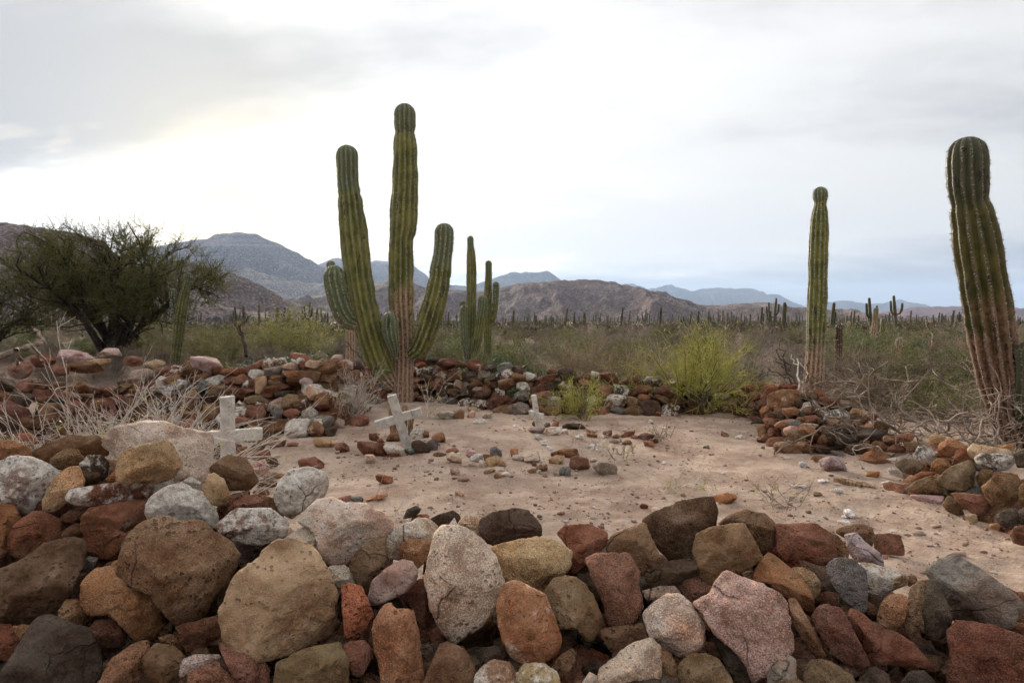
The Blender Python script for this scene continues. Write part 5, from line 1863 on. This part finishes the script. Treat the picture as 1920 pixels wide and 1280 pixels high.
# --- litter on the sand
rgL = np.random.default_rng(77)
TL_ = Tubes()
for i in range(900):
    Y = 2.8 + 10 * rgL.random() ** 1.4
    X = (rgL.uniform(350, 1900) - 960) / F * Y
    P, _ = bend([X, Y, gh(X, Y) + .004], [rgL.normal(), rgL.normal(), .02], rgL.uniform(.02, .13), 2, rgL, .2)
    TL_.add(P, [.0022, .002, .001])
tag(obj('twig_litter', TL_.build('twig_litter', M_TWIG_BROWN, 3)), 'dry twig litter strewn over the sand', 'litter', kind='stuff')

# --- dead wood
def crooked(seed, n, length, th, box, lift=.1, mat=M_DEADWOOD, kids=4):
    rg = np.random.default_rng(seed)
    T = Tubes()
    for i in range(n):
        p = np.array([rg.uniform(-box[0], box[0]), rg.uniform(-box[1], box[1]), rg.uniform(0, box[2])])
        a = rg.uniform(0, 6.28)
        P, _ = bend(p, [math.cos(a), math.sin(a) * .6, lift + rg.normal() * .25], length * rg.uniform(.5, 1.1), 11, rg, .34, .0)
        P[:, 2] = np.abs(P[:, 2])
        T.add(P, np.linspace(th, th * .35, 12) * rg.uniform(.5, 1.2))
        for j in range(kids):
            k = rg.integers(1, 10)
            P2, _ = bend(P[k], unit(P[k + 1] - P[k]) + rg.normal(size=3) * .8, length * rg.uniform(.12, .4), 6, rg, .36, .01)
            P2[:, 2] = np.abs(P2[:, 2])
            T.add(P2, np.linspace(th * .45, th * .18, 7))
            for m in range(3):
                k2 = rg.integers(1, 5)
                P3, _ = bend(P2[k2], unit(P2[k2 + 1] - P2[k2]) + rg.normal(size=3) * .8, length * rg.uniform(.05, .15), 3, rg, .35)
                T.add(P3, np.linspace(th * .22, th * .1, 4))
    return T.build('dead_branches', mat, 4)


BR_ = [(1690, 8.6, 71, 20, 1.5, .017, (.9, .6, .35), 'heap of bleached dead branches left of the leaning thick cactus'),
       (1800, 8.0, 72, 22, 1.4, .016, (.9, .5, .30), 'tangle of pale dead branches at the foot of the leaning thick cactus'),
       (1760, 9.8, 73, 16, 1.8, .018, (1.2, .6, .75), 'taller grey dead branches behind the pale branch tangle'),
       (1900, 10.5, 74, 14, 1.6, .016, (.8, .6, .9), 'dead twigs rising behind the leaning thick cactus')]
for px, Y, sd_, n, ln, th_, box, lab in BR_:
    x, y, z = place_px(px, Y)
    tag(obj('brushwood', crooked(sd_, n, ln, th_, box), (x, y, z)), lab, 'branches', 'dead brushwood on the right')
T = Tubes()
rg_ = np.random.default_rng(4)


def stick(px0, py0, px1, py1, Y, r, n=6, wob=.03):
    a, b = np.array(at(px0, py0, Y)), np.array(at(px1, py1, Y + .3))
    t = np.linspace(0, 1, n + 1)[:, None]
    P = a + (b - a) * t
    P[1:-1] += rg_.normal(size=(n - 1, 3)) * wob
    return P, np.linspace(r, r * .5, n + 1)


def sticks(lab, lst, mat, name='dead_branch'):
    T = Tubes()
    P0 = None
    for a in lst:
        P, R = stick(*a)
        if P0 is None:
            P0 = P[0].copy()
        T.add(P - P0, R)
    tag(obj(name, T.build(name, mat, 6), P0), lab, 'branch')


sticks('dark broken branch leaning behind the wall left of the tall single cactus', [(1500, 735, 1455, 655, 13.6, .03), (1478, 697, 1462, 640, 13.7, .02), (1495, 720, 1440, 690, 13.5, .022), (1470, 690, 1448, 668, 13.7, .014), (1486, 705, 1436, 700, 13.6, .012)], M_DARKWOOD)
sticks('white bare branch leaning against the foot of the tall single cactus', [(1492, 738, 1512, 705, 13.4, .025), (1500, 722, 1494, 672, 13.4, .02), (1496, 690, 1484, 664, 13.5, .012), (1512, 705, 1500, 680, 13.6, .01)], M_TWIG_WHITE)
sticks('fallen forked grey log beyond the bleached bush at the left edge', [(-10, 662, 45, 655, 9.2, .055), (45, 655, 84, 643, 9.3, .05), (80, 644, 64, 618, 9.3, .03), (62, 650, 78, 675, 9.2, .03), (30, 657, 36, 680, 9.1, .035)], M_DEADWOOD, 'fallen_log')
sticks('gnarled dark dead shrub stem left of the green succulent thicket', [(462, 668, 448, 610, 17.0, .05), (452, 628, 436, 596, 17.0, .03), (449, 612, 470, 590, 17.1, .028), (466, 594, 452, 582, 17.1, .018), (440, 602, 428, 600, 17.0, .015)], M_DARKWOOD)
sticks('crooked dark dead branches left of the tallest cactus', [(684, 690, 672, 640, 14.6, .03), (680, 672, 648, 640, 14.6, .02), (676, 655, 690, 625, 14.7, .018), (655, 648, 640, 652, 14.6, .014), (700, 690, 707, 655, 14.5, .02), (690, 690, 655, 668, 14.5, .015)], M_DARKWOOD)

# --- scrub on the plain
GREY = [bush(200 + i, .85 + .12 * (i % 3), .95, 34, 7, 8, M_TWIG_GREY, M_TWIG_GREY, 1500, .035, .3, .010, .55, .34) for i in range(4)]
BROWN = [bush(210 + i, .85, 1.0, 34, 7, 8, M_TWIG_BROWN, M_LEAF_OLIVE, 1400, .035, .3, .010, .55, .34) for i in range(3)]
OLIVE = [bush(220 + i, .95, 1.0, 28, 7, 6, M_TWIG_OLIVE, M_LEAF_OLIVE, 3600, .05, .26, .010, .55, .36) for i in range(3)]
GREEN = [bush(230 + i, .85, 1.0, 24, 7, 5, M_TWIG_OLIVE, M_LEAF_GREEN, 3800, .06, .26, .010, .55, .36) for i in range(2)]
CHO = [cholla(240 + i) for i in range(3)]
YMIN = [(-600, 17), (0, 24), (260, 21), (300, 17), (420, 15.8), (560, 15.3), (640, 14.6), (760, 14.8), (900, 14.4), (1100, 14.2), (1300, 13.8), (1430, 15.2), (1460, 16.6), (1590, 16.6), (1612, 12.8), (1640, 10.8), (1760, 10.6), (1920, 10.2), (2500, 8)]
KEEP = [(-12.6, 21.5, 1.5), (at(752, 700, 13.4).x, 13.4, 1.1), (at(882, 700, 17.2).x, 17.2, .7), (at(1525, 700, 14.6).x, 14.6, .8), (at(330, 700, 16).x, 16, .8), (at(1573, 700, 19).x, 19, .8)]


def free(x, y):
    return all((x - a) ** 2 + (y - b) ** 2 > c * c for a, b, c in KEEP)


pts = []
tries = 0
r2 = random.Random(99)
while len(pts) < 700 and tries < 60000:
    tries += 1
    px = r2.uniform(-260, 2180)
    Y = 10 + 62 * r2.random() ** 1.25
    if Y < baseline(px, YMIN) + .3:
        continue
    x = (px - 960) / F * Y
    if 300 < px < 440 and Y < 20 or 895 < px < 1060 and Y < 15.8 or 490 < px < 600 and Y < 16.6:
        continue
    sep_ = .85 + Y * .009
    if not free(x, Y) or any((x - a) ** 2 + (Y - b) ** 2 < sep_ * sep_ for a, b in pts):
        continue
    pts.append((x, Y))
pts.sort(key=lambda p: p[1])
# a few are known from the photograph
FIX = [(530, 17.2, 'c', 1.05), (560, 18.2, 'c', 1.0), (505, 18.0, 'c', .9), (600, 19, 'c', .8), (945, 14.9, 'n', .75), (985, 14.7, 'c', .9), (1020, 14.9, 'c', .8), (925, 15.3, 'c', .95), (955, 14.4, 'c', .7), (1040, 14.5, 'c', .6), (540, 15.6, 'c', .8), (575, 16.0, 'c', .75), (510, 15.9, 'c', .7), (960, 18.5, 'n', .9), (1140, 15.6, 'c', .75), (1090, 17, 'c', .7),
       (1075, 15.0, 'w', 1.1), (1200, 15.2, 'w', 1.15), (1250, 14.6, 'g', 1.0), (1385, 14.4, 'g', 1.1), (1625, 13.6, 'g', .9), (1545, 16.2, 'g', .8), (1640, 12.6, 'w', 1.0), (560, 26, 'y', 1.4), (505, 28, 'y', 1.3), (535, 30, 'y', 1.5), (580, 32, 'y', 1.2), (1600, 24, 'n', 1.1), (1620, 26, 'n', 1.1), (1790, 30, 'n', 1.2), (275, 14.2, 'g', .4), (300, 15.0, 'g', .45), (240, 14.8, 'w', .4), (390, 14.6, 'g', .4), (420, 14.9, 'w', .45), (365, 16.2, 'g', .4), (200, 15.5, 'g', .4)]
LABS = {'g': ('grey_bush', 'dry grey twiggy bush on the scrub plain', 'dry grey bushes of the plain', GREY), 'w': ('brown_bush', 'brown leafless bush on the scrub plain', 'brown bushes of the plain', BROWN),
        'o': ('olive_bush', 'olive small-leaved bush on the scrub plain', 'olive bushes of the plain', OLIVE), 'n': ('green_bush', 'dark green leafy bush on the scrub plain', 'green bushes of the plain', GREEN),
        'c': ('succulent_bush', 'grey-green jointed succulent thicket behind the stone walls', 'succulent thickets of the plain', CHO), 'y': ('yellow_bush', 'yellow-green bush beyond the succulent thicket, left of the tallest cactus', 'yellow-green bushes of the plain', None)}
YB = bush(250, 1.2, 1.0, 26, 6, 6, M_TWIG_OLIVE, M_LEAF_MUTED, 2600, .05, .22, .010)
todo = [(*((px - 960) / F * Y, Y), k, s) for px, Y, k, s in FIX]
for x, Y in pts:
    if any((x - a) ** 2 + (Y - b) ** 2 < .8 for a, b, *_ in todo[:len(FIX)]):
        continue
    u = r2.random() + .25 * float(noise3(np.array([[x * .12, Y * .12, 2.2]]))[0])
    k = 'g' if u < .36 else 'w' if u < .54 else 'o' if u < .84 else 'n'
    todo.append((x, Y, k, r2.uniform(.55, 1.0) * (.72 if Y < 17 and x < 6 else .88) * (1.35 if Y > 20 and r2.random() < .2 else 1.0)))
for i in range(34):                      # low growth on the bank below the tree
    px, Y = r2.uniform(-80, 450), r2.uniform(13.2, 20.5)
    x = (px - 960) / F * Y
    if free(x, Y):
        todo.append((x, Y, r2.choice('gwgo'), r2.uniform(.3, .55)))
for x, Y, k, s in todo:
    nm, lab, grp, pool = LABS[k]
    me = YB if pool is None else r2.choice(pool)
    o = obj(nm, me, (x, Y, gh(x, Y) - .03), rot=(0, 0, r2.uniform(0, 6.28)), scale=(s * r2.uniform(.9, 1.25), s * r2.uniform(.9, 1.25), s * r2.uniform(.75, 1.05)))
    tag(o, lab, 'bush', grp)


# far scrub that reads as one mass
def far_scrub(n, seed):
    rg = np.random.default_rng(seed)
    Y = 60 * (900 / 60) ** rg.uniform(0, 1, n)
    px = rg.uniform(-500, 2420, n)
    X = (px - 960) / F * Y
    Z = ground_h(X, Y)
    m = 22
    a = rg.uniform(0, 6.283, (n, m))
    rr_ = np.sqrt(rg.uniform(0, 1, (n, m)))
    S = (rg.uniform(.8, 1.5, n) * (1 + Y / 500))[:, None]
    h = rg.uniform(.55, 1.15, n)[:, None]
    cx = X[:, None] + np.cos(a) * rr_ * S * 1.3
    cy = Y[:, None] + np.sin(a) * rr_ * S * 1.3
    cz = Z[:, None] + h * rg.uniform(.1, 1, (n, m)) * np.sqrt(1 - rr_ ** 2 * .85)
    C = np.stack([cx, cy, cz], -1).reshape(-1, 3)
    V, Fq = leaf_quads(C, 1.0, seed)
    V = V.reshape(-1, 4, 3)
    sc_ = np.repeat((S * .42).ravel(), m)[:, None, None]
    V = (C[:, None, :] + (V - C[:, None, :]) * sc_).reshape(-1, 3)
    V[:, 2] = np.maximum(V[:, 2], -.3)
    cid = np.repeat(rg.uniform(0, 1, n), m * 4)
    mt, g = new_mat('far_scrub')
    at_ = g.n('ShaderNodeAttribute', attribute_name='cid')
    cr = g.n('ShaderNodeValToRGB')
    g.l(at_.outputs['Fac'], cr.inputs[0])
    e = cr.color_ramp.elements
    e[0].color = (.16, .12, .09, 1)
    e[1].color = (.10, .105, .045, 1)
    for p_, c_ in ((.35, (.12, .09, .065, 1)), (.6, (.15, .13, .065, 1)), (.82, (.06, .07, .03, 1))):
        e.new(p_).color = c_
    finish(g, cr.outputs[0], .9, None, .1)
    return mesh_np('far_scrub', V, [Fq], False, mt, {'cid': cid})


tag(obj('far_scrub', far_scrub(4300, 8)), 'far-off desert scrub merging into one mass towards the hills', 'scrub', kind='stuff')

# --- cacti out on the plain
M_CACT_FAR = plant_material('far_cactus_skin', (0.045, 0.046, 0.020), (0.090, 0.078, 0.038), 1.5)
FARV = []
for i in range(9):
    r3 = random.Random(i)
    hgt = 1.0
    w_ = r3.uniform(.032, .052)
    meshes = []
    lean = r3.uniform(-.09, .09)
    ct = [(0, 0, -.02, w_ * .8), (lean * .3, 0, .3, w_), (lean * .7, 0, .7, w_), (lean, 0, .93, w_ * .8), (lean, 0, 1.0, 0)]
    me, _ = stem_mesh('stem', [(a * 5, b * 5, c * 5, d_ * 5) for a, b, c, d_ in ct], 9, (0, 2.4 if i % 3 else 6.0), .4, i, .4, 2, .2, False)
    arms = []
    if i in (1, 4, 7):
        for s_ in ((1, -1) if i % 2 else (1,)):
            z0 = r3.uniform(.25, .5)
            z1 = r3.uniform(.7, .95)
            ac = [(0, 0, z0, w_ * .5), (s_ * .08, 0, z0 + .03, w_ * .7), (s_ * .12, 0, z0 + .15, w_ * .8), (s_ * .13, 0, z1, w_ * .7), (s_ * .13, 0, z1 + .05, 0)]
            am, _ = stem_mesh('arm', [(a * 5, b * 5, c * 5, d_ * 5) for a, b, c, d_ in ac], 8, (0, 0), .5, i + 30, .35, 2, .2, False)
            arms.append(am)
    for m_ in [me] + arms:
        m_.materials[0] = M_CACT_FAR
    FARV.append((me, arms))
cnt = 0
r4 = random.Random(5)
far_pts = []
while cnt < 300:
    px = r4.uniform(-150, 2070)
    Y = 95 * (560 / 95) ** (r4.random() ** .8)
    if px < 420 and r4.random() < .6:
        continue
    hgt = r4.uniform(.45, .9) * (1.0 if r4.random() < .8 else 1.45)
    x = (px - 960) / F * Y
    me, arms = r4.choice(FARV)
    o = obj('distant_cactus', me, (x, Y, gh(x, Y) - .05), color=(.35, .33, .3, 1), rot=(0, 0, r4.uniform(-.5, .5)), scale=(hgt * 1.2, hgt * 1.2, hgt))
    tag(o, 'slender far-off cactus column standing on the scrub plain', 'cactus', 'cacti scattered over the plain')
    for am in arms:
        a = bpy.data.objects.new('arm', am)
        COL.objects.link(a)
        a.parent = o
    cnt += 1
zr = np.array([(-.1, .21), (1.2, .25), (3.5, .24), (3.85, .18), (4.0, .03)])
a6 = np.arange(6) * math.pi / 3
v0 = np.stack([np.cos(a6)[None] * zr[:, 1:2], np.sin(a6)[None] * zr[:, 1:2], np.repeat(zr[:, :1], 6, 1)], -1).reshape(-1, 3)
i6 = np.arange(30).reshape(5, 6)
f0 = np.stack([i6[:-1], np.roll(i6, -1, 1)[:-1], np.roll(i6, -1, 1)[1:], i6[1:]], -1).reshape(-1, 4)
rg5 = np.random.default_rng(12)
nC = 900
Yc = rg5.uniform(260, 900, nC)
Xc = (rg5.uniform(-300, 2200, nC) - 960) / F * Yc
sc5 = rg5.uniform(.6, 1.25, nC)
VV = (v0[None] * sc5[:, None, None] + np.stack([Xc, Yc, np.zeros(nC)], 1)[:, None, :]).reshape(-1, 3)
FFc = (f0[None] + (np.arange(nC) * len(v0))[:, None, None]).reshape(-1, 4)
mm = mesh_np('far_cacti', VV, [FFc], True, M_CACT_FAR, {'cork': np.tile(np.zeros(len(v0)), nC), 'young': np.zeros(len(VV)), 'crest': np.zeros(len(VV))})
tag(obj('far_cacti', mm), 'uncountable far cacti lining the foot of the hills', 'cacti', kind='stuff')
